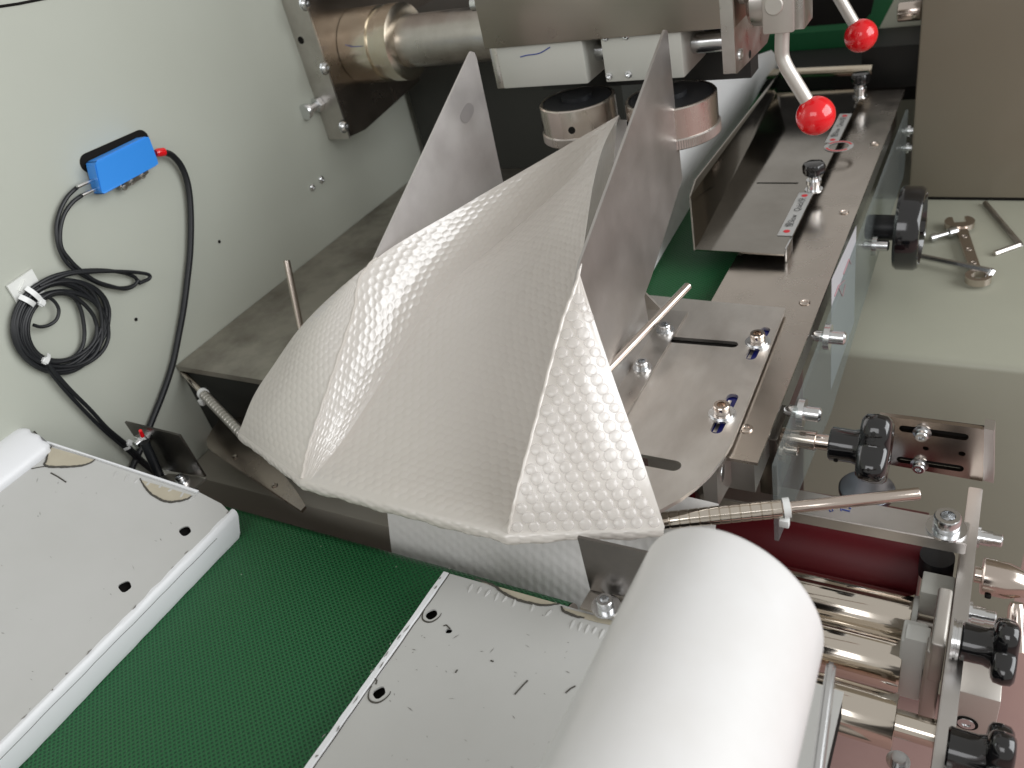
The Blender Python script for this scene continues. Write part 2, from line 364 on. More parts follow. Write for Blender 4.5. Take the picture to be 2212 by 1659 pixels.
# ---- tools on the cabinet
ZC = -.120
def wrench():
    t = thing('wrench', 'open and ring end steel wrench lying on the grey cabinet top', 'wrench', S(2085, 550, z=ZC))
    a = S(2072, 488, z=ZC+.004); c = S(2112, 607, z=ZC+.004); d = (c-a).normalized(); n = V((-d.y, d.x, 0))
    L = (c-a).length
    bm = B()
    hw = .0058
    pts = [a+d*.012+n*hw, a+d*(L-.010)+n*hw*.9, a+d*(L-.010)-n*hw*.9, a+d*.012-n*hw]
    slab(bm, pts, (0, 0, .005)); obj('shank', bm, NICKEL, t)
    bm = B(); jaw = []
    for k in range(-12, 13):
        ang = PI+k/12*2.35; jaw.append(a+d*(.0155*-math.cos(ang)*-1)*1.0+n*(.0155*math.sin(ang)))
    jaw = [a+d*(-.015*math.cos(q))+n*(.0158*math.sin(q)) for q in [PI+(-1+2*k/24)*2.45 for k in range(25)]]
    inner = [a-d*.0105-n*.0062, a+d*.003-n*.0062, a+d*.003+n*.0062, a-d*.0105+n*.0062]
    slab(bm, jaw+(inner[::-1] if (jaw[-1]-inner[-1]).length < (jaw[-1]-inner[0]).length else inner), (0, 0, .0065)); obj('open_jaw', bm, NICKEL, t)
    bm = B(); ring = [c+d*(.0125*math.cos(2*PI*k/28))+n*(.0125*math.sin(2*PI*k/28)) for k in range(28)]
    hole = [c+d*(.0075*math.cos(2*PI*k/12))+n*(.0075*math.sin(2*PI*k/12)) for k in range(12)]
    slab(bm, ring, (0, 0, .0075), [hole]); obj('ring_end', bm, NICKEL, t)
    for q in (.28, .52, .76):
        bm = B(); p = a.lerp(c, q)+V((0, 0, .0051)); pr = [(0, .0030), (.0004, .0030), (.0004, .0022), (0, .0022)]
        lathe(bm, p, (0, 0, 1), pr, 14, close=False); obj('stamped_mark', bm, STEEL, t)
wrench()
def hexkey(label, pts, r, mt=STEEL):
    bm = B(); tube(bm, spline(pts, 6), r, 6); obj('hex_key', bm, mt, label=label, cat='hex key', group='hex keys lying on the cabinet top')
k0 = S(2128, 438, z=ZC+.003); k1 = S(2204, 528, z=ZC+.003); k2 = S(2148, 548, z=ZC+.003)
hexkey('hex key at the right photo edge with short arm pointing left', [k0, k0.lerp(k1, .5), k0.lerp(k1, .9), k1, k1.lerp(k2, .12), k2], .0030)
k0 = S(1985, 553, z=ZC+.010); k1 = S(2143, 586, z=ZC+.012); k2 = S(2124, 616, z=ZC+.004)
hexkey('hex key lying across the ring end of the wrench', [k0, k0.lerp(k1, .5), k0.lerp(k1, .93), k1, k1.lerp(k2, .15), k2], .0032, ZINC)
b = B(); p = S(2010, 515, z=ZC+.006); lathe(b, p, (.8, .55, .05), [(0, .0045), (.006, .0045), (.006, .0030), (.020, .0030), (.021, .0055), (.030, .0055), (.032, .003)], 12)
obj('loose_screw', b, ZINC, label='small shiny screw lying between the black handwheel and the wrench jaw', cat='screw')

# ---- acrylic guard with its bolts and paper note
ag = thing('acrylic_guard', 'clear acrylic guard sheet hanging below the cover strip', 'guard sheet', (.05, .25, -.1))
b = B(); slab(b, [(.046, -.044, -.003), (.046, .60, -.003), (.046, .60, -.085), (.046, .42, -.088), (.046, .15, -.108), (.046, -.044, -.075)], (.003, 0, 0)); obj('sheet', b, ACRYL, ag)
for px, py in ((1782, 727), (1725, 890), (1885, 530)):
    p = S(px, py, x=.048); b = B()
    lathe(b, p+V((-.010, 0, 0)), (1, 0, 0), [(0, .0025), (.003, .0045), (.010, .0045), (.010, .0105), (.0145, .0105), (.0145, .0055), (.0245, .0055), (.026, .0035)], 22); obj('guard_bolt', b, ZINC, ag)
b = B(); slab(b, [S(px, py, x=.0458) for px, py in ((1797, 604), (1850, 488), (1845, 697), (1795, 842))], (-.0004, 0, 0)); nt_ = obj('paper_note', b, PAPER, ag)
for pts in (((1803, 640), (1811, 618), (1825, 605)), ((1812, 622), (1820, 640), (1826, 615)), ((1822, 592), (1834, 560), (1838, 570))):
    b = B(); tube(b, [S(px, py, x=.0462) for px, py in pts], .0005, 5); obj('red_scribble', b, PALERED, nt_)

# ---- handwheel beyond the guard
hw = thing('handwheel', 'black plastic handwheel standing upright beside the wrench', 'handwheel', (.07, .4, -.05))
hp = S(1962, 493, z=-.045)
b = B(); lathe(b, hp+V((-.010, 0, 0)), (1, 0, 0), [(0, .030), (.0, .040), (.003, .0425), (.019, .0425), (.023, .040), (.0235, .036), (.020, .033), (.020, .012), (.026, .011), (.026, 0)], 36); obj('wheel_rim', b, BLACKP, hw)
b = B(); cyl(b, hp+V((-.040, 0, 0)), hp+V((-.0101, 0, 0)), .013, 24, .002); obj('wheel_hub', b, BLACKR, hw)

# ================================================================== TOP ASSEMBLY
br = thing('wall_bracket', 'heavy steel bracket plate bolted upright to the side wall at the top', 'bracket', (-.53, .4, .11))
b = B(); slab(b, [(XW+.0005, .271, .110), (XW+.0005, .30, .107), (XW+.0005, .445, .1224), (XW+.0005, .90, .15), (XW+.0005, .90, .50), (XW+.0005, .271, .50)], (.032, 0, 0)); obj('bracket_plate', b, BRONZE, br)
b = B(); box(b, XW+.0004, -.5115, .2685, .2708, .108, .50); obj('front_bar_face', b, STEEL, br)
for px, py in ((656, 8), (700, 147), (741, 273)):
    p = S(px, py, x=-.512); b = B(); washer(b, p, (1, 0, 0), .0075, .0012); lathe(b, p+V((.0012, 0, 0)), (1, 0, 0), [(0, .0062), (.002, .0060), (.0045, .0040), (.0045, .002), (.003, .0015), (.003, 0)], 18); obj('washer_screw', b, ZINC, br)
b = B(); p = S(650, 87, y=.2684); lathe(b, p, (0, -1, 0), [(0, .004), (.0003, .004), (.0003, 0)], 16); obj('tapped_hole', b, HOLE, br)
b = B(); p = S(690, 224, y=.268); hexhead(b, p, (0, -1, 0), .0085, .007); lathe(b, p+V((0, -.007, 0)), (0, -1, 0), [(0, .0048), (.016, .0048)], 18); lathe(b, p+V((0, -.022, 0)), (0, -1, 0), [(0, .0085), (.004, .0092), (.006, .008)], 20); obj('adjusting_bolt', b, ZINC, br)

sh = thing('drive_shaft', 'thick steel shaft in a cream collar bearing below the top beam', 'shaft', (-.4, .34, .19))
ax = S(870, 100, y=.34); AY, AZ = .335, .193
prof = [(0, .036), (.001, .041), (.040, .041), (.0405, .0385), (.052, .0385), (.0525, .041), (.068, .041), (.070, .036), (.071, .027)]
b = B(); lathe(b, (-.5118, AY, AZ), (1, 0, 0), prof, 48); obj('bearing_collar', b, COLLAR, sh)
b = B(); cyl(b, (-.46, AY, AZ), (-.20, AY, AZ), .0275, 40); obj('shaft_bar', b, STEEL, sh)
b = B(); tube(b, [S(px, py, y=AY-.0415) for px, py in ((746, 97), (760, 101), (780, 100))], .0004, 5); obj('pen_mark', b, INK, sh)
b = B(); box(b, -.440, -.30, .40, .47, .235, .30, .004); obj('black_motor', b, BLACKR, label='black motor casing tucked above the steel shaft', cat='motor')
b = B(); cyl(b, (-.51, .42, .265), (-.26, .42, .265), .016, 24); obj('upper_tie_rod', b, BRONZE, label='brown reflecting tie rod above the thick shaft at the photo top', cat='rod')

bm_ = thing('top_beam', 'wide brushed steel beam across the top of the photo', 'beam', (-.14, .25, .21))
obj('beam_body', box(B(), -.2650, -.0370, .208, .30, .2108, .40, .0012), mat('beam_steel', (.37, .325, .28), .32, 1, blotch=(9, (.33, .31, .27), .8), rvar=(25, .25, .38)), bm_)
b = B(); p = S(1025, 8, y=.225); lathe(b, p+V((-.004, 0, 0)), (1, 0, 0), [(0, .003), (.002, .006), (.008, .006)], 14); obj('end_screw', b, ZINC, bm_)
def white_box(label, x0, x1, z0, z1, yf, scr, flange=False):
    t = thing('white_housing', label, 'housing', ((x0+x1)/2, yf+.03, z0), 'white housings under the top beam')
    obj('housing_body', box(B(), x0, x1, yf, yf+.060, z0, z1, .0014), WHITEBOX, t)
    for px, py in scr:
        b = B(); p = S(px, py, y=yf); lathe(b, p+V((0, .001, 0)), (0, -1, 0), [(0, .0033), (.0022, .0031), (.0030, .0022), (.0030, .0014), (.0015, 0)], 16); obj('screw', b, ZINC, t)
    return t
wb = white_box('white enamelled housing with a blue pen stroke under the beam left end', -.2555, -.1695, .1735, .2106, .2115, [])
b = B(); tube(b, spline([S(px, py, y=.2112) for px, py in ((1124, 123), (1140, 119), (1165, 115), (1188, 102))], 4), .0005, 5); obj('pen_mark', b, INK, wb)
obj('steel_side_plate', box(B(), -.2640, -.2560, .214, .262, .1730, .2105, .0008), STEEL, wb)
b = B(); p = S(1058, 157, y=.23); p.x = -.264; lathe(b, p, (-1, 0, 0), [(0, .004), (.002, .0036), (.003, .002)], 14); obj('side_screw', b, ZINC, wb)
wb2 = white_box('white enamelled housing with two small screws behind the tall guide fin', -.1525, -.0820, .1737, .2106, .2115, [(1316, 164), (1358, 160), (1308, 80), (1352, 77)])
for x0, x1, nm, lb in ((-.1690, -.1530, 'guide_rod', 'short steel guide rod between the two white housings'), (-.0815, -.0480, 'guide_rod', 'bright steel guide rod right of the white housing')):
    b = B(); cyl(b, (x0, .240, .193), (x1, .240, .193), .0085, 28); obj(nm, b, ZINC, label=lb, cat='guide rod', group='guide rods under the beam')
b = B(); box(b, -.25, -.045, .275, .30, .15, .2105); obj('black_backing', b, DARK, label='black mechanism block seen in the gaps behind the white housings', cat='mechanism')
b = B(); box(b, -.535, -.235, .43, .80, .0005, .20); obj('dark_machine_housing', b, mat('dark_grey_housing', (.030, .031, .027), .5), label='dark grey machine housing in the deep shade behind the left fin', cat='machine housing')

sp = thing('side_plate', 'steel side plate hanging from the right end of the top beam', 'side plate', (-.04, .25, .175))
b = B(); slab(b, [(-.0482, .2070, .1765), (-.0482, .2070, .40), (-.0482, .335, .40), (-.0482, .335, .185), (-.0482, .305, .170), (-.0482, .2100, .1752)], (.0102, 0, 0)); obj('plate', b, STEEL, sp)
b = B(); p = S(1598, 118, x=-.038); lathe(b, p, (1, 0, 0), [(0, .0048), (.0015, .0045), (.002, .003), (.0008, 0)], 18); obj('socket_screw', b, ZINC, sp)
b = B(); p = S(1620, 117, x=-.0379); lathe(b, p, (1, 0, 0), [(0, .0034), (.0003, .003)], 14); obj('small_hole', b, HOLE, sp)

# pinch wheels
def pinch(label, cx, cy, zb, r, h):
    t = thing('pinch_wheel', label, 'pinch wheel', (cx, cy, zb), 'pinch wheels below the white housings')
    b = B(); hl = h*.27
    prof = [(hl, r), (hl+.0008, r), (h-.001, r), (h, r-.001), (h, r-.0028), (hl*1.2, r-.003), (hl*1.1, .006)]
    lathe(b, (cx, cy, zb), (0, 0, 1), prof, 64, close=False); obj('ring', b, mat('wheel_steel', (.66, .60, .55), .26, 1, rvar=(60, .2, .34, (1, 1, .1))), t)
    b = B(); n = 240; rr = r*1.035
    pr = [(.0005, rr-.002), (0, .004), ]
    lathe(b, (cx, cy, zb), (0, 0, 1), [(0, .004), (0, rr-.001)], 64, close=False)
    rings = [[b.verts.new((cx+math.cos(2*PI*k/n)*q, cy+math.sin(2*PI*k/n)*q, zb+z)) for k in range(n) for q in [(rr+(.00025 if k % 2 else -.00025)) if 0 < zi < 3 else rr-.001]] for zi, z in enumerate((0, .001, hl-.001, hl))]
    for a, c in zip(rings, rings[1:]):
        for k in range(n): b.faces.new((a[k], a[(k+1) % n], c[(k+1) % n], c[k]))
    lathe(b, (cx, cy, zb), (0, 0, 1), [(hl, rr-.001), (hl, r-.004)], 64, close=False)
    obj('knurled_rim', b, STEEL, t)
    b = B(); lathe(b, (cx, cy, zb+.002), (0, 0, 1), [(0, r-.0035), (h*.93, r-.0035), (h*.935, .014), (h*1.05, .014)], 32); obj('black_core', b, BLACKR, t)
    for az in (212, 282):
        a = math.radians(az); d = V((math.cos(a), math.sin(a), 0)); p = V((cx, cy, zb+hl+(h-hl)*.32))+d*(r-.0008)
        b = B(); lathe(b, p, d, [(0, .0032), (.0012, .0032), (.00121, .0001)], 18); obj('radial_hole', b, HOLE, t)
    for az in (120, 215):
        a = math.radians(az); b = B(); p = V((cx+math.cos(a)*r*.6, cy+math.sin(a)*r*.6, zb+hl*1.2)); cyl(b, p, p+V((0, 0, h*.6)), .0022, 12); obj('pin', b, NICKEL, t)
    return t
ZT = .160
pL = S(1246, 212, z=ZT); pR = S(1448, 205, z=ZT)
pinch('left pinch wheel of turned steel with two round side holes', pL.x, pL.y, ZT-.0335, .0345, .0335)
pinch('right pinch wheel with fine knurled rim partly behind the tall fin', pR.x, pR.y, ZT-.0345, .0385, .0345)

# clamp levers with red balls
lv = thing('clamp_lever', 'near clamp lever with cranked steel rod and red ball', 'clamp lever', (0, .2, .15), 'clamp levers with red balls')
b = B(); box(b, -.0140, .0092, .197, .232, .2065, .30, .0018); obj('pivot_block', b, ALUP, lv)
b = B(); box(b, .0065, .0162, .200, .228, .2075, .30, .001); obj('pivot_cheek', b, STEEL, lv)
b = B(); lathe(b, S(1672, 12, y=.197)+V((0, .0005, 0)), (0, -1, 0), [(0, .0068), (.0016, .0068), (.0022, .006)], 24); obj('pivot_pin', b, ALUP, lv)
b = B(); pts = [S(1690, 66, y=.212), S(1689, 100, y=.212), S(1690, 122, y=.212), S(1698, 143, y=.211), S(1712, 167, y=.210), S(1748, 226, y=.209)]
tube(b, spline(pts, 6), .0054, 18); obj('cranked_rod', b, ALUP, lv)
bc = S(1762, 250, y=.208)
b = B(); bmesh.ops.create_uvsphere(b, u_segments=40, v_segments=24, radius=.0150, matrix=Matrix.Translation(bc)); obj('ball_knob', b, RED, lv)
b = B(); lathe(b, (-.0370, .2255, .230), (1, 0, 0), [(0, .005), (.0, .0065), (.004, .0065), (.004, .0048), (.009, .0048)], 20); lathe(b, (-.030, .2255, .225), (1, 0, 0), [(.001, .016), (.004, .0185), (.010, .0185), (.0150, .017)], 32); obj('pivot_disc', b, STEEL, lv)
l2 = copy_tree(lv); l2.location.y += .204
l2['label'] = 'far clamp lever whose red ball hangs before the green belt'

# ---- far background behind the levers
b = B(); slab(b, [S(px, py, y=.80) for px, py in ((1640, 78), (1855, 62), (1880, 35), (1893, -20), (1945, -20), (1888, 100), (1640, 122))], (0, .03, 0)); obj('rear_belt', b, mat('plain_green_belt', (.02, .17, .065), .45), label='green rear belt seen between the two red balls', cat='conveyor belt')
b = B(); slab(b, [S(px, py, y=.79) for px, py in ((1936, -10), (1990, -10), (1988, 86), (1882, 94))], (0, .02, 0)); obj('pale_panel', b, PALE, label='pale cream panel beside the taupe control housing', cat='panel')
b = B(); p, q = S(1655, 160, y=.68), S(1884, 150, y=.68); cyl(b, p, q, .0062, 20); obj('cross_rod', b, COLLAR, label='cream reflecting cross rod over the far end of the dark tray', cat='rod')
b = B(); slab(b, [(-.02, .70, -.01), (.054, .70, -.01), (.054, .70, .042), (-.02, .70, .042)], (0, .08, 0)); obj('black_post', b, DARK, label='black upright machine part behind the far thumb screw', cat='machine part')
b = B(); box(b, -.20, .054, .705, .79, -.01, .018); obj('black_cross_block', b, DARK, label='black block under the green rear belt', cat='machine part')

# ================================================================== POLISHED TRAY
tr = thing('polished_tray', 'dark mirror polished steel tray with upright left flange beside the cover strip', 'tray', (-.05, .42, 0))
TX0, TX1, TY0, TY1, TZ = -.0905, -.0062, .2210, .640, .0105
sl = []
for yy in (.366, .560):
    sl.append([(TX0+.022, yy-.0016, TZ), (TX1-.020, yy-.0016, TZ), (TX1-.020, yy+.0016, TZ), (TX0+.022, yy+.0016, TZ)])
b = B(); slab(b, [(-.0885, .2185, TZ), (TX1, .2165, TZ), (TX1, TY1, TZ), (-.1135, TY1, TZ)], (0, 0, -.0015), sl); obj('tray_floor', b, TRAY, tr)
fl0 = S(1492, 420, y=TY0+.0); 
b = B(); slab(b, [V((-.0885, .2185, TZ-.001)), V((-.1135, TY1, TZ-.001)), S(1678, 168, z=.052)+V((0, .04, 0)), S(1504, 388, z=.055), S(1492, 424, z=.052)], (-.0015, 0, .0)); obj('tray_flange', b, TRAY, tr)
b = B(); box(b, TX1, TX1+.002, TY0-.001, TY0+.022, .0005, TZ+.004, .0005); obj('tray_lip', b, ZINC, tr)
b = B(); cyl(b, (-.03, .30, .001), (-.03, .30, .009), .012, 20); cyl(b, (-.03, .58, .001), (-.03, .58, .009), .012, 20); obj('tray_stand', b, DARK, tr)
def thumb(px, py, label):
    p = S(px, py, z=TZ+.0015); t = thing('thumb_screw', label, 'thumb screw', p, 'black thumb screws on the polished tray')
    b = B(); washer(b, p+V((0, 0, -.0014)), (0, 0, 1), .0085, .0015); lathe(b, p, (0, 0, 1), [(0, .0062), (.006, .0062), (.006, .0072), (.010, .0072), (.010, .0045), (.016, .0045)], 20); obj('steel_spacer', b, ZINC, t)
    b = B(); n = 36
    prof = [(.014, .0058), (.016, .0085), (.0175, .0102), (.024, .0108), (.027, .0095), (.028, .006)]
    rings = []
    for z, r in prof: rings.append([b.verts.new(p+V((math.cos(2*PI*k/n)*r*(1+.05*math.cos(6*2*PI*k/n)), math.sin(2*PI*k/n)*r*(1+.05*math.cos(6*2*PI*k/n)), z))) for k in range(n)])
    for a, c in zip(rings, rings[1:]):
        for k in range(n): b.faces.new((a[k], a[(k+1) % n], c[(k+1) % n], c[k]))
    b.faces.new(rings[-1]); b.faces.new(rings[0][::-1]); obj('lobed_head', b, BLACKP, t)
thumb(1758, 408, 'near black thumb screw on the tray above the speed label')
thumb(1858, 207, 'far black thumb screw at the end of the tray')
def text_mesh(s, size, m, mw, parent, name):
    cu = bpy.data.curves.new(name, 'FONT'); cu.body = s; cu.size = size; cu.align_x = 'CENTER'; cu.align_y = 'CENTER'
    o = bpy.data.objects.new('tmp_text', cu); C.objects.link(o)
    bpy.context.view_layer.update()
    me = bpy.data.meshes.new_from_object(o.evaluated_get(bpy.context.evaluated_depsgraph_get()))
    C.objects.unlink(o); bpy.data.objects.remove(o)
    me.transform(mw); me.transform(Matrix.Translation(-root_of(parent).location)); me.materials.clear(); me.materials.append(m); me.name = name
    r = bpy.data.objects.new(name, me); C.objects.link(r); r.parent = parent; return r
def speed_label(y0, y1, xr, lab):
    z = TZ+.0003; wd = .0135
    t = thing('speed_label', lab, 'label', (xr, (y0+y1)/2, z), 'slow and quick labels on the polished tray')
    b = B(); slab(b, [(xr-wd, y0, z), (xr, y0, z), (xr, y1, z), (xr-wd, y1, z)], (0, 0, .0003)); obj('label_strip', b, LABELM, t)
    L = y1-y0; cx = xr-wd/2; R = Matrix.Rotation(PI/2, 4, 'Z')
    for f in (.09, .92):
        b = B(); lathe(b, (cx, y0+L*f, z+.0004), (0, 0, 1), [(0, .0030), (.0001, .0030)], 20); obj('red_dot', b, REDDOT, t)
    text_mesh('慢Slow', .0085, BLACKPR, Matrix.Translation((cx, y0+L*.32, z+.0005)) @ R, t, 'slow_text')
    text_mesh('Quick快', .0085, BLACKPR, Matrix.Translation((cx, y0+L*.70, z+.0005)) @ R, t, 'quick_text')
speed_label(.251, .343, -.0066, 'near slow and quick speed label with red dots on the tray edge')
speed_label(.470, .556, -.0066, 'far slow and quick speed label partly behind the red ball')
b = B(); c0 = S(1812, 316, z=TZ+.0004); lathe(b, c0, (0, 0, 1), [(0, .0150), (.0002, .0150), (.0002, .0105), (0, .0105)], 36, close=False)
stt = thing('round_sticker', 'faded grey and red ring sticker on the polished tray', 'sticker', c0)
obj('grey_ring', b, LABELM, stt)
for a0, a1 in ((20, 150), (200, 320)):
    b = B(); N = 12; ang = [math.radians(a0+(a1-a0)*k/N) for k in range(N+1)]
    slab(b, [c0+V((math.cos(a)*.0138, math.sin(a)*.0138, .0003)) for a in ang]+[c0+V((math.cos(a)*.0118, math.sin(a)*.0118, .0003)) for a in reversed(ang)], (0, 0, .0001)); obj('red_arc', b, REDDOT, stt)

# ================================================================== FOLDING PLATES AND FINS
XC = -.193
PZ = .006
# slotted plate with rounded nose; mirrored about the film centre but cut off behind the film on the left
def slot(c, d, half, r, n=8):
    c = V(c); d = V(d).normalized(); u = V((-d.y, d.x, 0)); out = []
    for s in (1, -1):
        for k in range(n+1):
            a = -PI/2+PI*k/n; out.append(c+d*s*half+(d*math.cos(a)+u*math.sin(a))*r*s)
    return out
pl = thing('slotted_plate', 'stained steel plate with slots and rounded nose under the bubble film', 'plate', (-.08, 0, PZ))
rt = [S(px, py, z=PZ) for px, py in ((1697, 665), (1640, 810), (1582, 955), (1560, 992), (1535, 1023), (1505, 1051), (1470, 1077), (1425, 1102))]
nose = [V((-.05, -.138, PZ)), V((-.09, -.152, PZ)), V((-.14, -.155, PZ)), V((-.25, -.155, PZ)), V((-.295, -.152, PZ)), V((-.335, -.13, PZ)), V((-.36, -.11, PZ)), V((-.372, -.09, PZ)), V((-.378, -.05, PZ)), V((-.378, -.035, PZ)), V((-.30, .02, PZ)), V((-.25, .146, PZ))]
out = rt+nose+[S(1530, 650, z=PZ)]
sa, sb = S(1420, 731, z=PZ), S(1583, 744, z=PZ)
hs = [slot((sa+sb)/2, sb-sa, (sb-sa).length/2, .0042)]
for p0, p1 in (((1652, 713), (1622, 770)), ((1582, 858), (1548, 928))):
    q0, q1 = S(*p0, z=PZ), S(*p1, z=PZ); hs.append(slot((q0+q1)/2, q1-q0, (q1-q0).length/2, .0042))
q0, q1 = S(1360, 988, z=PZ), S(1455, 1006, z=PZ); hs.append(slot((q0+q1)/2, q1-q0, (q1-q0).length/2, .0052))
b = B(); slab(b, out, (0, 0, -.003), hs); obj('plate_sheet', b, PLATE, pl)
for px, py in ((1637, 741), (1560, 896)):
    p = S(px, py, z=PZ+.0001); b = B(); washer(b, p, (0, 0, 1), .0098, .0016); washer(b, p+V((0, 0, .0017)), (0, 0, 1), .0085, .0012); obj('washer', b, ZINC, pl)
    b = B(); capscrew(b, p+V((0, 0, .003)), (0, 0, 1), .0058, .0065); obj('cap_screw', b, NICKEL, pl)
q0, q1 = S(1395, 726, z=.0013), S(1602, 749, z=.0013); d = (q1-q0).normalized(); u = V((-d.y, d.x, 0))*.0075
b = B(); slab(b, [q0+u, q1+u, q1-u, q0-u], (0, 0, .0008)); obj('slot_shade', b, HOLE, pl)  # dark strip added under the slot, shade put into its colour
for p0, p1 in (((1658, 700), (1616, 782)), ((1590, 845), (1542, 942))):
    q0, q1 = S(*p0, z=.0012), S(*p1, z=.0012); d = (q1-q0).normalized(); u = V((-d.y, d.x, 0))*.0065
    b = B(); slab(b, [q0+u, q1+u, q1-u, q0-u], (0, 0, .0008)); tp = obj('blue_marker_stain', b, INKN, pl)
    b = B(); slab(b, [q0.lerp(q1, .25)+u*.15+V((0, 0, .001)), q0.lerp(q1, .95)+u*.15+V((0, 0, .001)), q0.lerp(q1, .95)-u*.25+V((0, 0, .001)), q0.lerp(q1, .25)-u*.25+V((0, 0, .001))], (0, 0, .0003)); obj('bare_steel_patch', b, STEEL, tp)

FINS = mat('fin_steel', (.56, .54, .52), .40, .92, blotch=(16, (.45, .43, .41), .8), rvar=(26, .33, .42))
XR = -.081
fr = thing('guide_fin', 'tall right steel fin with a sharp tip rising behind the bubble film', 'guide fin', (XR, .05, PZ), 'upright steel guide fins')
b = B(); pts = [S(px, py, x=XR) for px, py in ((1437, 64), (1442, 66), (1474, 386), (1406, 602), (1392, 640))]+[V((XR, .075, PZ+.001)), V((XR, -.03, PZ+.001)), V((XR, -.155, PZ+.008)), S(1254, 566, x=XR)]
slab(b, pts, (-.002, 0, 0)); obj('fin_sheet', b, FINS, fr)
f0, f1 = S(1448, 672, z=PZ+.0012), S(1300, 935, z=PZ+.0012)
b = B(); slab(b, [(XR, f0.y, PZ+.0022), (f0.x+.002, f0.y, PZ+.0022), (f0.x+.002, f1.y, PZ+.0022), (XR, f1.y, PZ+.0022)], (0, 0, -.002)); 
fx = S(1400, 745, z=PZ).x
b2 = B(); slab(b2, [(XR, f0.y, PZ+.0022), (XR+.0185, f0.y, PZ+.0022), (XR+.0185, -.03, PZ+.0022), (XR, -.03, PZ+.0022)], (0, 0, -.002)); b.free(); obj('foot_flange', b2, STEEL, fr)
b = B(); slab(b, [S(px, py, y=f0.y+.004) for px, py in ((1391, 626), (1431, 667), (1398, 680))], (0, -.002, 0)); obj('gusset_tab', b, STEEL, fr)
for yy in (.0835, .03):
    p = V((XR+.0095, yy, PZ+.0022)); b = B(); washer(b, p, (0, 0, 1), .0075, .0013); capscrew(b, p+V((0, 0, .0013)), (0, 0, 1), .0050, .0055); obj('foot_screw', b, ZINC, fr)

def finx(y): return -.2835+.085*(y+.16)
FN = V((1, -.085, 0)).normalized(); FP = V((-.2835, -.16, 0))
fl = thing('guide_fin', 'left steel fin with a rounded tip and a grey stain behind the film', 'guide fin', (finx(.05), .05, PZ), 'upright steel guide fins')
b = B(); pts = [SP(px, py, FP, FN) for px, py in ((1014, 118), (1018, 111), (1025, 113), (1030, 126), (1086, 390))]+[V((finx(.2), .2, PZ)), V((finx(.0), .0, PZ)), V((finx(-.15), -.15, PZ+.004)), SP(806, 566, FP, FN)]
slab(b, pts, FN*-.002); obj('fin_sheet', b, mat('lit_fin_steel', (.74, .71, .70), .50, .80, blotch=(15, (.60, .565, .56), .8), rvar=(26, .42, .58)), fl)  # lighter copy of the fin steel, bright window reflection put into its colour
b = B(); c0 = SP(1009, 244, FP, FN)+FN*.0002; u = SP(1013, 224, FP, FN)-c0; v = SP(1025, 246, FP, FN)-c0
slab(b, [c0+u*math.cos(2*PI*k/20)*1.1+v*math.sin(2*PI*k/20)*(.8+.15*math.sin(4*PI*k/20)) for k in range(20)], FN*.0001); obj('grey_stain', b, mat('stain_grey', (.55, .52, .52), .5, .85), fl)
for (p, q, yy, lab) in ((S(1486, 618, y=.10), S(1290, 822, y=-.02), 0, 'thin square rod slanting up beside the right fin'), (S(619, 563, x=-.43), S(651, 716, x=-.42), 0, 'thin square rod standing left of the bubble film')):
    b = B(); tube(b, [p, q], .0033, 18); obj('slant_rod', b, NICKEL, label=lab.replace('square ', 'steel '), cat='rod', group='thin rods holding the film')

# ================================================================== BUBBLE FILM
F0 = S(516, 934, z=.004); F1 = S(652, 1034, z=.012); F2 = S(1098, 1150, z=.012); F3 = S(1436, 1138, z=.004)
CR = S(1251, 588, x=XR); CL = SP(800, 570, FP, FN)
A = S(1338, 248, x=-.140)
AL = S(1322, 292, x=-.140)
def lerp(a, b, t): return a+(b-a)*t
def poly(pts, t):
    pts = [V(p) for p in pts]; ds = [0]
    for a, b in zip(pts, pts[1:]): ds.append(ds[-1]+(b-a).length)
    d = t*ds[-1]
    for i in range(len(pts)-1):
        if d <= ds[i+1] or i == len(pts)-2:
            q = (d-ds[i])/(ds[i+1]-ds[i]); return pts[i].lerp(pts[i+1], min(max(q, 0), 1))
def smooth_line(pts, n=10): return spline(pts, n)
Lcrease = smooth_line([F1, SP(668, 960, FP, FN)+V((.0, 0, 0)), SP(712, 830, FP, FN), SP(762, 680, FP, FN), CL, lerp(CL, A, .35)+V((0, 0, .002)), lerp(CL, A, .7)+V((0, 0, .001)), A])
Rcrease = smooth_line([F2, S(1118, 1060, x=XR-.006), S(1165, 880, x=XR-.003), S(1213, 700, x=XR-.001), CR, S(1281, 400, x=-.097), S(1306, 310, x=-.117), A])
Lfold = smooth_line([lerp(F1, F2, .05), S(745, 945, x=-.265), S(840, 800, x=-.2515), S(945, 640, x=-.236), S(1100, 505, x=-.206), S(1235, 385, x=-.168), AL])
Rfold = smooth_line([lerp(F2, F1, .03), V((-.098, -.08, .010)), V((-.108, -.02, .030)), V((-.116, .04, .055)), V((-.124, .10, .085)), V((-.131, .15, .110)), AL+V((.003, 0, .003))])
Ledge = smooth_line([F0, S(548, 855, x=-.366), S(590, 790, x=-.350), S(648, 708, x=-.325), S(720, 635, x=-.298), CL])
def hexdome(u, v, pitch, r):
    """height 0..1 of a hexagonal lattice of flat domes at surface distance (u, v)"""
    h = pitch*.866; row = round(v/h); best = 9
    for rr in (row-1, row, row+1):
        off = pitch/2 if rr % 2 else 0
        cu = round((u-off)/pitch)*pitch+off
        best = min(best, math.hypot(u-cu, v-rr*h))
    if best >= r: return 0.
    return math.sqrt(max(0., 1-(best/r)**2))**.7
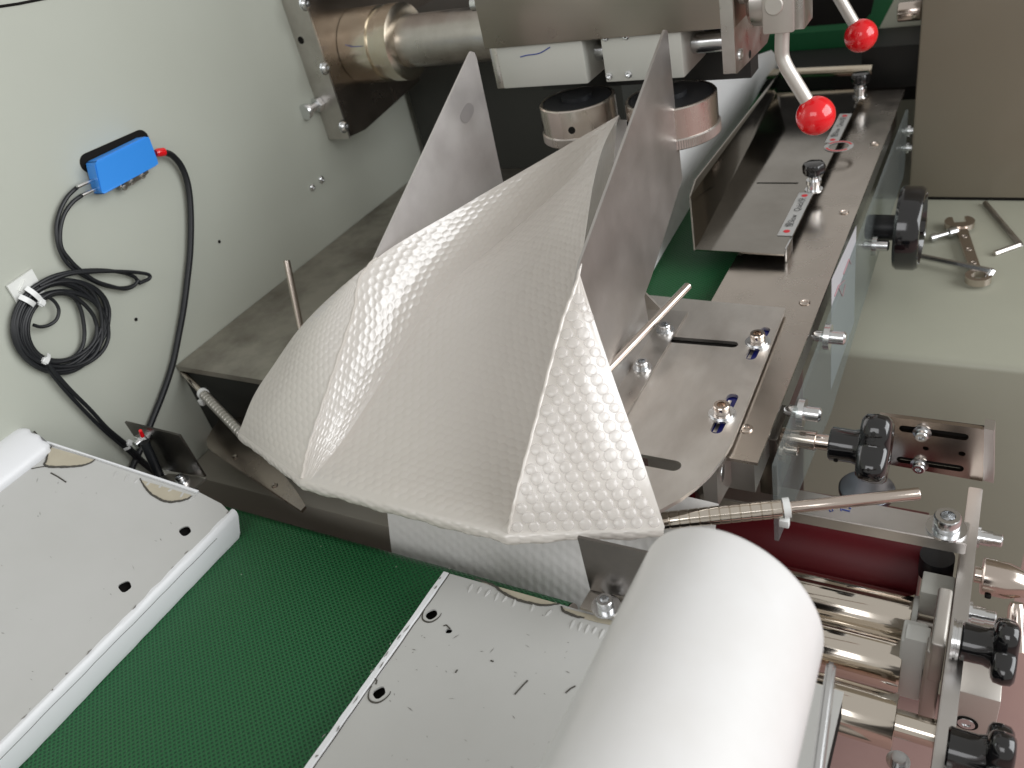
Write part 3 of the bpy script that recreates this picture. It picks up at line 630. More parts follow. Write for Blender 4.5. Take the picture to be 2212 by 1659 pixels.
def patch(bm, f, nu, nv, su, sv, amp, pitch=.0090, r=.0038, sign=1, wr=0.):
    grid = [[f(i/nu, j/nv) for j in range(nv+1)] for i in range(nu+1)]
    vs = []
    for i in range(nu+1):
        row = []
        for j in range(nv+1):
            a = grid[min(i+1, nu)][j]-grid[max(i-1, 0)][j]; c = grid[i][min(j+1, nv)]-grid[i][max(j-1, 0)]
            n = a.cross(c); n = n.normalized() if n.length > 1e-12 else V((0, 0, 1))
            e = min(i, nu-i, 6)/6*min(j, nv-j, 6)/6
            h = hexdome(i/nu*su, j/nv*sv, pitch, r)*amp*sign*min(1, e) if amp else 0
            if wr: h += wr*e*(math.sin(i*.31+j*.07)+math.sin(j*.23-i*.11+1.3))*.5
            row.append(bm.verts.new(grid[i][j]+n*h))
        vs.append(row)
    for i in range(nu):
        for j in range(nv): 
            try: bm.faces.new((vs[i][j], vs[i+1][j], vs[i+1][j+1], vs[i][j+1]))
            except ValueError: pass
film = thing('bubble_film', 'translucent bubble film folding into a trough between the two fins', 'bubble film', (XC, -.05, .0))
T = 1.0
fu = lambda u, v: poly(Lfold, v).lerp(poly(Rfold, v), u)+V((0, 0, .006*math.sin(PI*u)*v*(1-v)*4))
b = B(); patch(b, fu, 190, 420, .19, .46, .00030, wr=.0002); obj('film_floor', b, FILM, film, sharp=180)
def fwall(u, v):
    p = poly(Lcrease, v); q = poly(Lfold, v); m = p.lerp(q, u)
    return m+(FN+V((0, 0, .5)))*(.0045*math.sin(PI*u)*math.sin(PI*min(1, v*1.15)))
b = B(); patch(b, fwall, 80, 420, .085, .46, .00027, sign=-1, wr=.0002); obj('film_inner_wall', b, FILM, film, sharp=180)
def fwallr(u, v): return poly(Rcrease, v).lerp(poly(Rfold, v), u)
b = B(); patch(b, fwallr, 40, 160, .085, .46, 0); obj('film_right_wall', b, FILM, film, sharp=180)
vCL = .56
Lc2 = Lcrease[:41]; Rc2 = Rcrease[:41]
def fwl(u, v): 
    p = poly(Lc2, v); q = poly(Ledge, v); m = p.lerp(q, u)
    return m+V((-.3, -.2, 1)).normalized()*(.007*math.sin(PI*u)*math.sin(PI*v))
b = B(); patch(b, fwl, 110, 230, .105, .24, .00022, sign=-1); obj('film_left_wing', b, FILM, film, sharp=180)
Redge = smooth_line([F3, S(1385, 985, x=-.022), S(1330, 830, x=-.044), S(1285, 695, x=-.064), CR])
def fwr(u, v):
    p = poly(Rc2, v); q = poly(Redge, v); m = p.lerp(q, u)
    return m+V((.5, -.5, .7)).normalized()*(.006*math.sin(PI*u)*math.sin(PI*v))
b = B(); patch(b, fwr, 60, 120, .105, .24, 0, wr=.0003); rw = obj('film_right_wing', b, FILM, film, sharp=180)
# folded front lip of the film, rolled over the nose
lip = [F0, F1, F2, F3]
def flip(u, v):
    p = poly(lip, v); a = u*PI*1.12; wob = .0004*math.sin(v*95)+.0004*math.sin(v*41+1)
    r = .0042+wob*u+.0012*math.sin(PI*min(1, max(0, (v-.12)/.75)))
    return p+V((0, -math.sin(a)*r*.75, -(1-math.cos(a))*r))
b = B(); patch(b, flip, 24, 260, .03, .42, .0004); obj('film_front_lip', b, FILM, film, sharp=180)
# crease seams catch the light
for ln, i1 in ((Lcrease, 42), (Rcrease, 42)):
    b = B(); pts = [p+V((0, 0, .0006*math.sin(k*1.9))) for k, p in enumerate(ln[:i1])]; tube(b, pts, .0012, 8); obj('film_crease', b, FILM, film)
# single bubbles of the right wing, one dome mesh shared
db = B(); n = 16; prof = [(0, .0044), (.0010, .0042), (.0017, .0035), (.0021, .0022), (.0023, .0008)]
lathe(db, (0, 0, 0), (0, 0, 1), prof, n, close=False); db.faces.new([v for v in db.verts][-n:])
dome = bpy.data.meshes.new('bubble'); db.to_mesh(dome); db.free(); dome.materials.append(BUBBLE)
dome.polygons.foreach_set('use_smooth', [True]*len(dome.polygons))
cnt = 0
for jr in range(0, 40):
    v = (.0050+jr*.0094)/.262
    if v > .97: break
    p0, p1 = fwr(0, v), fwr(1, v); wid = (p1-p0).length
    k = 0
    s0 = .0052+(.0054 if jr % 2 else 0)
    while True:
        s = s0+k*.0108; k += 1
        if s > wid-.0034 or cnt >= 295: break
        u = s/wid; p = fwr(u, v); du = (fwr(min(u+.03, 1), v)-fwr(u-.03, v)).normalized(); dv = fwr(u, min(v+.01, 1))-fwr(u, v-.01)
        nn = du.cross(dv).normalized()
        if nn.dot(CAM_C-p) < 0: nn = -nn
        dv = nn.cross(du)
        m = Matrix((du, dv, nn)).transposed().to_4x4(); sc = random.uniform(.86, 1.06)
        m = m @ Matrix.Diagonal((sc, sc*random.uniform(.9, 1.05), random.uniform(.55, .9), 1)); m.translation = p-film.location-nn*.0002
        o = bpy.data.objects.new('bubble', dome); C.objects.link(o); o.parent = rw; o.matrix_local = m; cnt += 1
print('bubbles', cnt)

# ---- white folded web leaving along the belt behind the right fin
wl = [S(px, py, z=-.008) for px, py in ((1395, 618), (1408, 590), (1500, 432), (1580, 300), (1660, 165))]
wu = [V((-.185, .12, .075)), V((-.195, .2, .08)), S(1430, 262, z=.082), S(1524, 163, z=.082), S(1666, 108, z=.075)]
wl = spline(wl, 8); wu = spline(wu, 8)
b = B(); fweb = lambda u, v: poly(wl, v).lerp(poly(wu, v), u)+V((.012*math.sin(PI*u), 0, 0))
patch(b, fweb, 24, 60, .1, .5, 0, wr=.0004)
obj('white_web', b, WEB, label='white folded film web running away behind the right fin', cat='film web')
b = B(); fsl = lambda u, v: poly([S(1338, 258, x=-.150), S(1312, 330, x=-.140), S(1282, 440, x=-.122), S(1258, 556, x=-.104)], v).lerp(poly([S(1400, 262, x=-.150), S(1390, 350, x=-.130), S(1350, 460, x=-.110), S(1290, 575, x=-.100)], v), u)
patch(b, fsl, 12, 40, .03, .2, 0); obj('film_sliver', b, WEB, film)

# ---- goosenecks and rods that hold the film edges
def gooseneck(label, a, b_, c, rg, rr, rtie, m_=None):
    t = thing('gooseneck_rod', label, 'gooseneck', b_, 'goosenecks at the film edges')
    a, b_, c = V(a), V(b_), V(c)
    d = (b_-a).normalized(); L = (b_-a).length; n = int(L/.0062); prof = []
    for k in range(n):
        t0 = k*L/n; t1 = (k+1)*L/n; prof += [(t0+.0001, rg*.93), (t0+.0005, rg), (t1-.0005, rg), (t1-.0001, rg*.93)]
    bm = B(); lathe(bm, a, d, prof, 28); obj('flexible_sleeve', bm, m_ or CHROME, t)
    bm = B(); cyl(bm, b_-d*.004, c, rr, 20, .0006); obj('steel_rod', bm, NICKEL, t)
    bm = B(); e = (c-b_).normalized(); lathe(bm, b_+e*.0005, e, [(0, rtie*.8), (0, rtie), (.0042, rtie), (.0042, rtie*.8)], 24)
    _, u, v = frame(e); p = b_+e*.0026-V((0, 0, rtie*.6))+V((0, -.6, -.3)).normalized()*rtie*.9
    box(bm, p.x-.003, p.x+.003, p.y-.003, p.y+.0015, p.z-.0035, p.z+.0025, .0006); obj('zip_tie', bm, TIE, t)
gooseneck('right flexible gooseneck with white zip tie and thin rod over the red roller', S(1405, 1128, y=-.105), S(1690, 1098, y=-.075), S(1986, 1066, y=-.045), .0060, .0040, .0066)
gooseneck('left flexible gooseneck with white zip tie beside the side wall', S(523, 938, z=-.008), S(441, 853, z=-.01), S(383, 792, z=-.01), .0047, .0028, .0055, STEEL)

# ================================================================== LEFT WALL DEVICES
sn = thing('fibre_sensor', 'bright blue fibre sensor amplifier mounted on the side wall', 'sensor', S(260, 350, x=XW))
xo, xi = -.521, -.5395
front = [S(207, 349, x=xo), S(213, 345, x=xo), S(317, 294, x=xo), S(324, 298, x=xo), S(343, 350, x=xo-.004), S(340, 357, x=xo-.004), S(232, 416, x=xo-.006), S(224, 419, x=xo-.006), S(219, 414, x=xo-.006), S(205, 355, x=xo)]
b = B(); slab(b, front, (xi-xo, .003, -.002)); bmesh.ops.bevel(b, geom=[e for e in b.edges if e.calc_length() > .012 and len(e.link_faces) == 2 and e.calc_face_angle(0) > .5], offset=.001, segments=2, affect='EDGES'); obj('blue_body', b, BLUE, sn)
b = B(); 
def stadium(p, q, r, nvec, n=10):
    d = (q-p).normalized(); u = V(nvec).cross(d).normalized(); o = []
    for c, s in ((q, 1), (p, -1)):
        for k in range(n+1):
            a = -PI/2+PI*k/n; o.append(c+(d*math.cos(a)+u*math.sin(a))*r*s)
    return o
slab(b, stadium(S(192, 352, x=XW+.0004), S(305, 301, x=XW+.0004), .0085, (1, 0, 0)), (.0003, 0, 0)); obj('wall_slot', b, HOLE, sn)
b = B(); slab(b, stadium(S(200, 360, x=XW+.001), S(308, 310, x=XW+.001), .0060, (1, 0, 0)), (.004, 0, 0)); obj('mounting_rail', b, STEEL, sn)
b = B(); q = [S(px, py, x=-.534) for px, py in ((259, 400), (319, 364), (321, 373), (312, 382), (268, 409), (262, 407))]; slab(b, q, (-.003, 0, 0)); obj('rail_clip', b, mat('clip_metal', (.35, .32, .28), .3, 1), sn)
for px, py in ((284, 392), (307, 379), (268, 404)):
    b = B(); lathe(b, S(px, py, x=-.5342), (1, -.3, -.3), [(0, .0030), (.0015, .0028), (.002, .0015)], 12); obj('clip_screw', b, ZINC, sn)
b = B(); tube(b, [S(336, 331, x=-.531), S(340, 330, x=-.531), S(354, 328, x=-.531), S(356, 328, x=-.531)], [.003, .0040, .0040, .003], 14); obj('red_bushing', b, RED, sn)
for p0, p1 in (((203, 388), (167, 404)), ((211, 406), (177, 422))):
    b = B(); tube(b, [S(*p0, x=-.533), S(*p0, x=-.533).lerp(S(*p1, x=-.533), .4), S(*p1, x=-.533)], [.0011, .0016, .0018], 10); obj('fibre_ferrule', b, ZINC, sn)

pc = [(352, 328), (372, 336), (392, 360), (406, 400), (412, 460), (411, 540), (404, 610), (396, 670), (384, 735), (372, 790), (352, 850), (330, 905), (306, 965), (283, 1016), (272, 1050)]
b = B(); tube(b, spline([S(px, py, x=-.5375+.006*math.exp(-i*.6)) for i, (px, py) in enumerate(pc)], 6), .0031, 12); obj('power_cable', b, BLACKR, label='thick black cable curving from the red bushing down the side wall', cat='cable')

fc = thing('fibre_cable', 'coiled thin black fibre cable tied up on the side wall', 'cable', S(130, 700, x=XW))
XF = -.538
def ctube(px, x=XF, r=.00175, n=7): return tube(B(), spline([S(a, c, x=x) for a, c in px], n), r, 10)
obj('fibre_strand', ctube([(168, 403), (146, 425), (130, 455), (122, 490), (126, 530), (140, 562), (160, 582), (188, 600), (220, 615), (252, 622), (280, 620), (296, 610), (290, 598), (270, 590)]), BLACKR, fc)
obj('fibre_strand', ctube([(178, 421), (156, 438), (138, 465), (130, 500), (133, 535), (150, 560), (172, 582), (205, 606), (240, 618), (268, 624), (288, 618), (300, 604)], XF+.002), BLACKR, fc)
obj('fibre_strand', ctube([(270, 590), (230, 584), (185, 584), (145, 589), (112, 598), (80, 615), (60, 630)], XF+.002), BLACKR, fc)
obj('fibre_strand', ctube([(300, 612), (322, 602), (320, 593), (290, 588), (240, 586), (190, 588), (150, 592), (115, 604), (85, 618)], XF+.003), BLACKR, fc)
rnd = random.Random(3)
rl = [(0, 104, 101), (3, 101, 98), (7, 98, 95), (10, 96, 92), (14, 90, 90), (18, 88, 84), (22, 84, 80), (28, 74, 76), (33, 64, 72)]
for k, (dx, rx, ry) in enumerate(rl):
    ccx = 27+dx+rx; ccy = 706+rnd.uniform(-5, 5); ph = rnd.uniform(0, 6)
    ring_pts = []
    for i in range(25):
        a = 2*PI*i/24
        rr = 1+.02*math.sin(3*a+ph)*(1+math.cos(a))
        ring_pts.append((ccx+rx*rr*math.cos(a)+ (5*math.sin(2*a+ph) if math.cos(a) > 0 else 0), ccy+ry*rr*math.sin(a)-8*math.cos(a)*.5))
    obj('coil_loop', ctube(ring_pts, XF+.0008*(k % 4)+.0005, .0018, 4), BLACKR, fc)
obj('coil_loop', ctube([(82, 640), (100, 640), (118, 652), (127, 670), (122, 690), (106, 702), (88, 706), (72, 702)], XF+.003, .0015), BLACKR, fc)
obj('tail_strand', ctube([(92, 780), (110, 805), (140, 842), (180, 885), (225, 930), (270, 968), (305, 1000), (345, 1032)], XF+.002, .0019), BLACKR, fc)
obj('tail_strand', ctube([(98, 778), (120, 806), (152, 842), (195, 885), (232, 925), (276, 962), (315, 1000), (350, 1026)], XF+.0045, .0019), BLACKR, fc)
def band(px0, px1, x, wdt, m=TIE, par=None):
    p, q = S(*px0, x=x), S(*px1, x=x); bm = B(); d = (q-p); u = V((1, 0, 0)).cross(d).normalized()*wdt
    pts = [p.lerp(q, k/8)+V((.0035*math.sin(PI*k/8), 0, 0)) for k in range(9)]
    for s0, s1 in zip(pts, pts[1:]):
        bm.faces.new([bm.verts.new(v) for v in (s0-u, s1-u, s1+u, s0+u)])
    bmesh.ops.remove_doubles(bm, verts=bm.verts[:], dist=1e-6)
    bmesh.ops.solidify(bm, geom=bm.faces[:], thickness=.0008)
    return bm
for p0, p1, wd in (((56, 621), (94, 656), .0022), ((42, 640), (78, 662), .0022), ((106, 764), (92, 786), .0016), ((268, 972), (282, 958), .0014)):
    obj('cable_tie', band(p0, p1, XF+.003, wd), TIE, fc)
for px, py in ((90, 654), (98, 779), (279, 957)):
    b = B(); p = S(px, py, x=XF+.006); bmesh.ops.create_cube(b, size=1, matrix=Matrix.Translation(p) @ Matrix.Rotation(.5, 4, 'X') @ Matrix.Diagonal((.005, .0062, .0055, 1))); bmesh.ops.bevel(b, geom=b.edges[:], offset=.0012, segments=2, affect='EDGES'); obj('tie_head', b, TIE, fc)
cm = thing('cable_mount', 'square white adhesive cable mount stuck on the side wall', 'cable mount', S(50, 620, x=XW))
b = B(); slab(b, [S(px, py, x=XW+.0008) for px, py in ((12, 618), (66, 581), (93, 630), (36, 656))], (.0022, 0, 0)); obj('adhesive_square', b, NYLON, cm)
b = B(); p = S(55, 622, x=XW+.003); bmesh.ops.create_cube(b, size=1, matrix=Matrix.Translation(p) @ Matrix.Rotation(.55, 4, 'X') @ Matrix.Diagonal((.004, .012, .010, 1))); bmesh.ops.bevel(b, geom=b.edges[:], offset=.0012, segments=2, affect='EDGES'); obj('tie_saddle', b, NYLON, cm)

# ================================================================== FOREGROUND: BELT AND PANELS
BZ = -.070; BY = -.138
gb = thing('conveyor_belt', 'wide dark green diamond textured conveyor belt between the white panels', 'conveyor belt', (-.25, -.4, BZ))
b = B(); R_ = .0125; pr = [(BY-R_-.95, BZ)]+[(BY-R_+R_*math.sin(a), BZ-R_+R_*math.cos(a)) for a in [PI*k/14 for k in range(15)]]+[(BY-R_-.95, BZ-2*R_)]
va = []
for x in [-.4235+k*(.353)/12 for k in range(13)]: va.append([b.verts.new((x, y, z)) for y, z in pr])
for a, c in zip(va, va[1:]):
    for k in range(len(pr)-1): b.faces.new((a[k], a[k+1], c[k+1], c[k]))
obj('belt_loop', b, BELT, gb)
b = B(); cyl(b, (-.4225, BY-R_, BZ-R_), (-.0690, BY-R_, BZ-R_), R_*.86, 24); obj('end_roller', b, HOLE, gb)
b = B(); lathe(b, (-.0705, BY-R_, BZ-R_), (1, 0, 0), [(0, R_*.8), (.001, R_*1.0), (.0016, R_*.98), (.0016, R_*.62), (0, R_*.6)], 28); obj('roller_rim', b, BRONZE, gb)
box_ = B(); box(box_, -.50, .06, -1.1, -.165, -.20, BZ-2*R_-.002); obj('belt_frame', box_, DARK, gb)

# beam and lower film web behind the belt roll
b = B(); box(b, XW+.001, -.02, -.098, -.055, -.40, -.1010, .002); obj('cross_beam', b, BEIGE, label='grey brown painted cross beam behind the end of the green belt', cat='beam')
bw = thing('lower_film_web', 'dull white lower film web hanging behind the belt roll', 'film web', (-.13, -.11, -.12))
b = B(); w0, w1 = S(826, 1120, y=-.114), S(1440, 1170, y=-.114)
flw = lambda u, v: V((w0.x+(.020-w0.x)*v+.012*u*(1-v), -.080-.056*u**.8+.002*math.sin(v*9), -.012-.105*u))
patch(b, flw, 60, 150, .12, .30, .0005); obj('web_sheet', b, film_mat('lower_web_film', (.80, .79, .77), .15, .0, .3, True, 1.4), bw)

# left wing support plate under the film
wp = thing('wing_support', 'rounded steel support plate under the left edge of the film', 'support plate', (-.42, -.08, -.06))
q = [S(px, py, z=-.058) for px, py in ((520, 900), (474, 906), (456, 930), (446, 950), (448, 966), (460, 976), (560, 1042), (650, 1103), (660, 1092), (640, 1060), (600, 1010))]
b = B(); slab(b, q, (0, 0, -.003)); obj('support_sheet', b, BRONZE, wp)
for px, py in ((507, 987), (593, 1048)):
    b = B(); p = S(px, py, z=-.0579); lathe(b, p, (0, 0, 1), [(0, .0030), (.0010, .0028), (.0010, .0012), (.0003, 0)], 14); obj('screw', b, BRONZE, wp)

# left white panel, rising to the left
R0 = V((-.3760, -.17, -.0455)); FARL = S(90, 950, x=-.530)
sl_ = V((FARL.x-R0.x, 0, FARL.z-R0.z)).normalized(); LN = V((-sl_.z, 0, sl_.x)); LN = LN if LN.z > 0 else -LN
def PLn(px, py, h=0.): return SP(px, py, R0+LN*h, LN)
lp = thing('side_board', 'scuffed white side board left of the green belt with torn patches', 'side board', R0, 'white side panels along the green belt')
def roundhole(f, px, py, r, n=18, j=.0):
    c = f(px, py); u = (f(px+10, py)-c); n_ = LN if f is PLn else V((0, 0, 1)); u = (u-n_*u.dot(n_)).normalized(); v = n_.cross(u)
    return [c+(u*math.cos(2*PI*k/n)+v*math.sin(2*PI*k/n))*r*(1+j*math.sin(5*k)) for k in range(n)]
e0 = PLn(478, 1088); e1 = PLn(492, 1108); 
near = PLn(0, 1587)
ed0 = V((R0.x+.001, e1.y+.001, R0.z)); ed1 = V((R0.x-.004, -.70, R0.z+.002))
outlL = outl = [PLn(-260, 832), PLn(0, 925), PLn(90, 953), PLn(180, 981), PLn(300, 1020), PLn(430, 1063), e0, ed0, ed1, ed1+sl_*.26]
b = B(); slab(b, outl, LN*-.0015, [roundhole(PLn, 400, 1147, .0046, j=.07), roundhole(PLn, 270, 1267, .0046, j=.09)]); obj('panel_face', b, PVC, lp)
b = B(); slab(b, [p+LN*-.006 for p in outl], LN*-.016); obj('panel_hole_shade', b, HOLE, lp)  # near-black box under the face, its colour stands in for shade in the holes
b = B()
sec = [V((-.0012, 0, .0006)), V((.0018, 0, .0002)), V((.0036, 0, -.0016)), V((.0044, 0, -.005)), V((.0044, 0, -.020)), V((.0030, 0, -.0242)), V((-.004, 0, -.0245))]
ys = [ed0.y+.004-k*(.545)/60 for k in range(61)]
rows = [[b.verts.new(V((R0.x+.001+( -.004*(ed0.y-y)/.53), y-(.010*(max(0,-s.z)/.025)**1.5 if i == 0 else 0), R0.z))+s+V((0, 0, random.uniform(-.00025, .00025)))) for s in sec] for i, y in enumerate(ys)]
for a, c in zip(rows, rows[1:]):
    for k in range(len(sec)-1): b.faces.new((a[k], a[k+1], c[k+1], c[k]))
b.faces.new(rows[0])
obj('panel_edge', b, PVCE, lp)
b = B(); tube(b, [V((R0.x+.0052-.004*(ed0.y-y)/.53, y, R0.z-.0062+random.uniform(-.0003, .0003))) for y in ys[3:]], .00035, 5); obj('edge_scratch_line', b, CRACK, lp)
def torn(par, f, outline, crack, fl=.0003):
    b = B(); n_ = LN if f is PLn else V((0, 0, 1))
    slab(b, [f(px, py)+n_*fl for px, py in outline], n_*.0002); o = obj('bare_patch', b, PATCH, par)
    b = B(); pts = spline([f(px, py)+n_*(fl+.0002) for px, py in crack], 5)
    tube(b, [p+V((random.uniform(-.0003, .0003), random.uniform(-.0003, .0003), 0)) for p in pts], [.0004+.0006*math.sin(PI*(k+1)/(len(pts)+1))*random.uniform(.7, 1.3) for k in range(len(pts))], 6); obj('torn_edge', b, CRACK, par)
torn(lp, PLn, [(106, 966), (112, 967), (205, 994), (193, 1001), (175, 1006), (135, 1008), (100, 1008), (97, 1000)], [(112, 964), (104, 980), (100, 995), (97, 1005), (110, 1009), (140, 1009), (172, 1007), (192, 1002), (205, 994)])
torn(lp, PLn, [(304, 1037), (413, 1070), (405, 1078), (385, 1083), (368, 1085), (345, 1078), (325, 1066)], [(303, 1034), (310, 1048), (325, 1066), (346, 1079), (366, 1085), (386, 1083), (405, 1078), (415, 1072)])
b = B(); tube(b, [PLn(px, py)+LN*.0003 for px, py in ((110, 1022), (125, 1030), (143, 1042))], .0006, 5); obj('scratch', b, CRACK, lp)
b = B(); tube(b, [PLn(px, py)+LN*.0003 for px, py in ((68, 1013), (82, 1010), (96, 1008))], .0005, 5); obj('scratch', b, CRACK, lp)
b = B(); slab(b, [PLn(px, py)+LN*.0025 for px, py in ((0, 925), (90, 952), (430, 1063), (425, 1070), (200, 992), (98, 960), (0, 1022))][:3]+[PLn(px, py)+LN*.0025 for px, py in ((425, 1067), (200, 991), (92, 957))], LN*-.0022); obj('edge_tape', b, PVCE, lp)

# rounded left rim of the board, chipped at its far end
rc = PLn(30, 985); b = B(); ns = 20; yf = PLn(92, 956).y
pr = [rc+sl_*(-.020*math.cos(PI*k/ns))+LN*(.0105*math.sin(PI*k/ns)**.8-.001) for k in range(ns+1)]
rows = []
for q, (dy, f) in enumerate(((0., .80), (.001, .9), (.003, .97), (.007, 1.), (.03, 1.), (.5, 1.))):
    rows.append([b.verts.new(V((rc.x, 0, rc.z))+V((p.x-rc.x, 0, p.z-rc.z))*f+V((0, yf-dy-(.0010*math.sin(k*1.3) if q < 4 else 0), 0))) for k, p in enumerate(pr)])
for a, c in zip(rows, rows[1:]):
    for k in range(ns): b.faces.new((a[k], a[k+1], c[k+1], c[k]))
b.faces.new(rows[0]); obj('rounded_rim', b, PVCE, lp)
b = B(); tube(b, [PLn(98, 958)+LN*.0006, PLn(60, 983)+LN*.0006, PLn(0, 1024)+LN*.0006], .0007, 6); obj('rim_joint', b, CRACK, lp)
b = B(); tube(b, [PLn(76, 938)+LN*.004, PLn(82, 948)+LN*.003, PLn(90, 958)+LN*.001], [.0008, .0016, .0008], 6); obj('chipped_corner', b, CRACK, lp)

# right white panel, flat
RZ = -.040
def PRn(px, py, h=0.): return S(px, py, z=RZ+h)
rp = thing('side_board', 'scuffed white side board under the white roll with three holes', 'side board', (-.08, -.35, RZ), 'white side panels along the green belt')
outl = [PRn(960, 1236), PRn(1075, 1268), PRn(1210, 1305), PRn(1330, 1342), V((.115, PRn(1330, 1342).y-.004, RZ)), V((.112, -.70, RZ)), V((PRn(655, 1659).x-.004, -.70, RZ))]
b = B(); slab(b, outl, (0, 0, -.0015), [roundhole(PRn, 932, 1327, .0042, j=.05), roundhole(PRn, 970, 1363, .0024, 8, .2), roundhole(PRn, 819, 1496, .0042, j=.08)]); obj('panel_face', b, PVC, rp)
b = B(); slab(b, [p+V((.0006 if p.x < 0 else -.0006, -.0006, -.006)) for p in outl], (0, 0, -.018)); obj('panel_hole_shade', b, HOLE, rp)  # shade below the right board's holes, painted as a near-black box
b = B()
l0, l1 = PRn(960, 1236), V((PRn(655, 1659).x-.004, -.70, RZ)); ld = (l1-l0).normalized(); lu = V((-ld.y, ld.x, 0))
if lu.x < 0: lu = -lu
sec = [(-.0008, -.020), (-.0012, -.001), (-.0004, .0008), (.0035, .0008), (.0042, .0001), (.0050, .0001)]
rows = [[b.verts.new(l0+ld*(k*.40/40)+lu*(a+random.uniform(-.0002, .0002))+V((0, 0, c))) for a, c in sec] for k in range(41)]
for a, c in zip(rows, rows[1:]):
    for k in range(len(sec)-1): b.faces.new((a[k], a[k+1], c[k+1], c[k]))
obj('panel_edge', b, PVCE, rp)
b = B(); tube(b, [l0+ld*(k*.40/60)+lu*(.0046+random.uniform(-.0002, .0002))+V((0, 0, .0002)) for k in range(61)], .0004, 5); obj('edge_scratch_line', b, CRACK, rp)
torn(rp, PRn, [(1040, 1258), (1210, 1306), (1196, 1307), (1160, 1306), (1120, 1296), (1090, 1283), (1065, 1267)], [(1028, 1252), (1050, 1259), (1070, 1268), (1092, 1284), (1120, 1297), (1150, 1305), (1180, 1308), (1210, 1305)])
torn(rp, PRn, [(1215, 1313), (1330, 1343), (1326, 1352), (1290, 1345), (1250, 1334), (1225, 1325)], [(1212, 1311), (1220, 1322), (1240, 1331), (1262, 1336)])
for px, py, r0 in ((932, 1327, .0066), (819, 1496, .0072)):
    b = B(); c0 = PRn(px, py)+V((0, 0, .0002)); pts = [c0+V((math.cos(a)*r0*(1+.06*math.sin(3*a)), math.sin(a)*r0, 0)) for a in [PI*.9+k*PI*1.25/18 for k in range(19)]]; tube(b, pts, [.0002+.0004*math.sin(PI*k/18) for k in range(19)], 5); obj('peeled_ring', b, CRACK, rp)
for pts in (((972, 1358), (964, 1350), (958, 1352)), ((812, 1478), (814, 1470), (810, 1466)), ((1060, 1427), (1066, 1429)), ((1222, 1497), (1232, 1488), (1243, 1482)), ((984, 1453), (988, 1447)), ((1112, 1500), (1130, 1480), (1140, 1470))):
    b = B(); tube(b, [PRn(*p, h=.0002) for p in pts], .0005, 5); obj('scratch', b, CRACK, rp)
# creases pulled into the laminate by the torn edge
for par, f, lst in ((rp, PRn, [((1020+k*19, 1262+k*6.2), (1012+k*19-6, 1282+k*6.4)) for k in range(10)]+[((1240+k*16, 1340+k*5), (1226+k*16, 1362+k*5)) for k in range(6)]),
                    (lp, PLn, [((205+k*24, 1003+k*7.5), (190+k*24, 1020+k*7.5)) for k in range(10)])):
    for (p0, p1) in lst:
        if random.random() < .25: continue
        n_ = LN if f is PLn else V((0, 0, 1)); a = f(*p0)-n_*.0006; c = f(p1[0]+random.uniform(-5, 5), p1[1]+random.uniform(-6, 8))-n_*.0012
        b = B(); tube(b, [a, a.lerp(c, .3)+n_*.0002, a.lerp(c, .7), c], [.0013, .0016, .0012, .0006], 8); obj('laminate_crease', b, PVC, par)

# scuffs: tiny dark nicks scattered over both panels
for par, f, x0, x1, y0, y1, n in ((lp, PLn, 0, 430, 1010, 1560, 45), (rp, PRn, 800, 1290, 1290, 1659, 60)):
    b = B(); n_ = LN if f is PLn else V((0, 0, 1))
    for _ in range(n):
        px, py = random.uniform(x0, x1), random.uniform(y0, y1)
        if f is PLn and py > 1560-px*1.0: continue
        if f is PRn and px < 960-(py-1235)*.70: continue
        c = f(px, py)+n_*.0002; a = random.uniform(-.6, .4) if random.random() < .6 else random.uniform(0, PI); L_ = random.uniform(.0003, .0013)*random.choice((1, 1, 2.2)); wd = random.uniform(.00015, .0004)
        d = V((math.cos(a), math.sin(a), 0)); d = (d-n_*d.dot(n_)).normalized(); u = n_.cross(d)
        b.faces.new([b.verts.new(q) for q in (c-d*L_, c+u*wd, c+d*L_, c-u*wd*random.uniform(.2, 1))])
    obj('scuffs', b, SCUFF, par, kind='stuff')
# worn edges: grey nicks along the long edges of both boards
for par, pts_ in ((lp, [V((R0.x+.0005-.004*k/60, ed0.y-.53*k/60, R0.z+.0009)) for k in range(60)]), (rp, [l0+ld*(.38*k/60)+lu*.0012+V((0, 0, .0011)) for k in range(60)])):
    b = B()
    for p in pts_:
        if random.random() < .55: continue
        q = p+V((random.uniform(-.004, .002), random.uniform(-.004, .004), 0)); e = q+V((random.uniform(-.001, .001), -random.uniform(.001, .007), random.uniform(-.0002, .0002)))
        tube(b, [q, q.lerp(e, .5)+V((random.uniform(-.0006, .0006), 0, .0001)), e], [.0001, random.uniform(.0003, .0007), .0001], 5)
    obj('edge_nicks', b, SCUFF, par, kind='stuff')
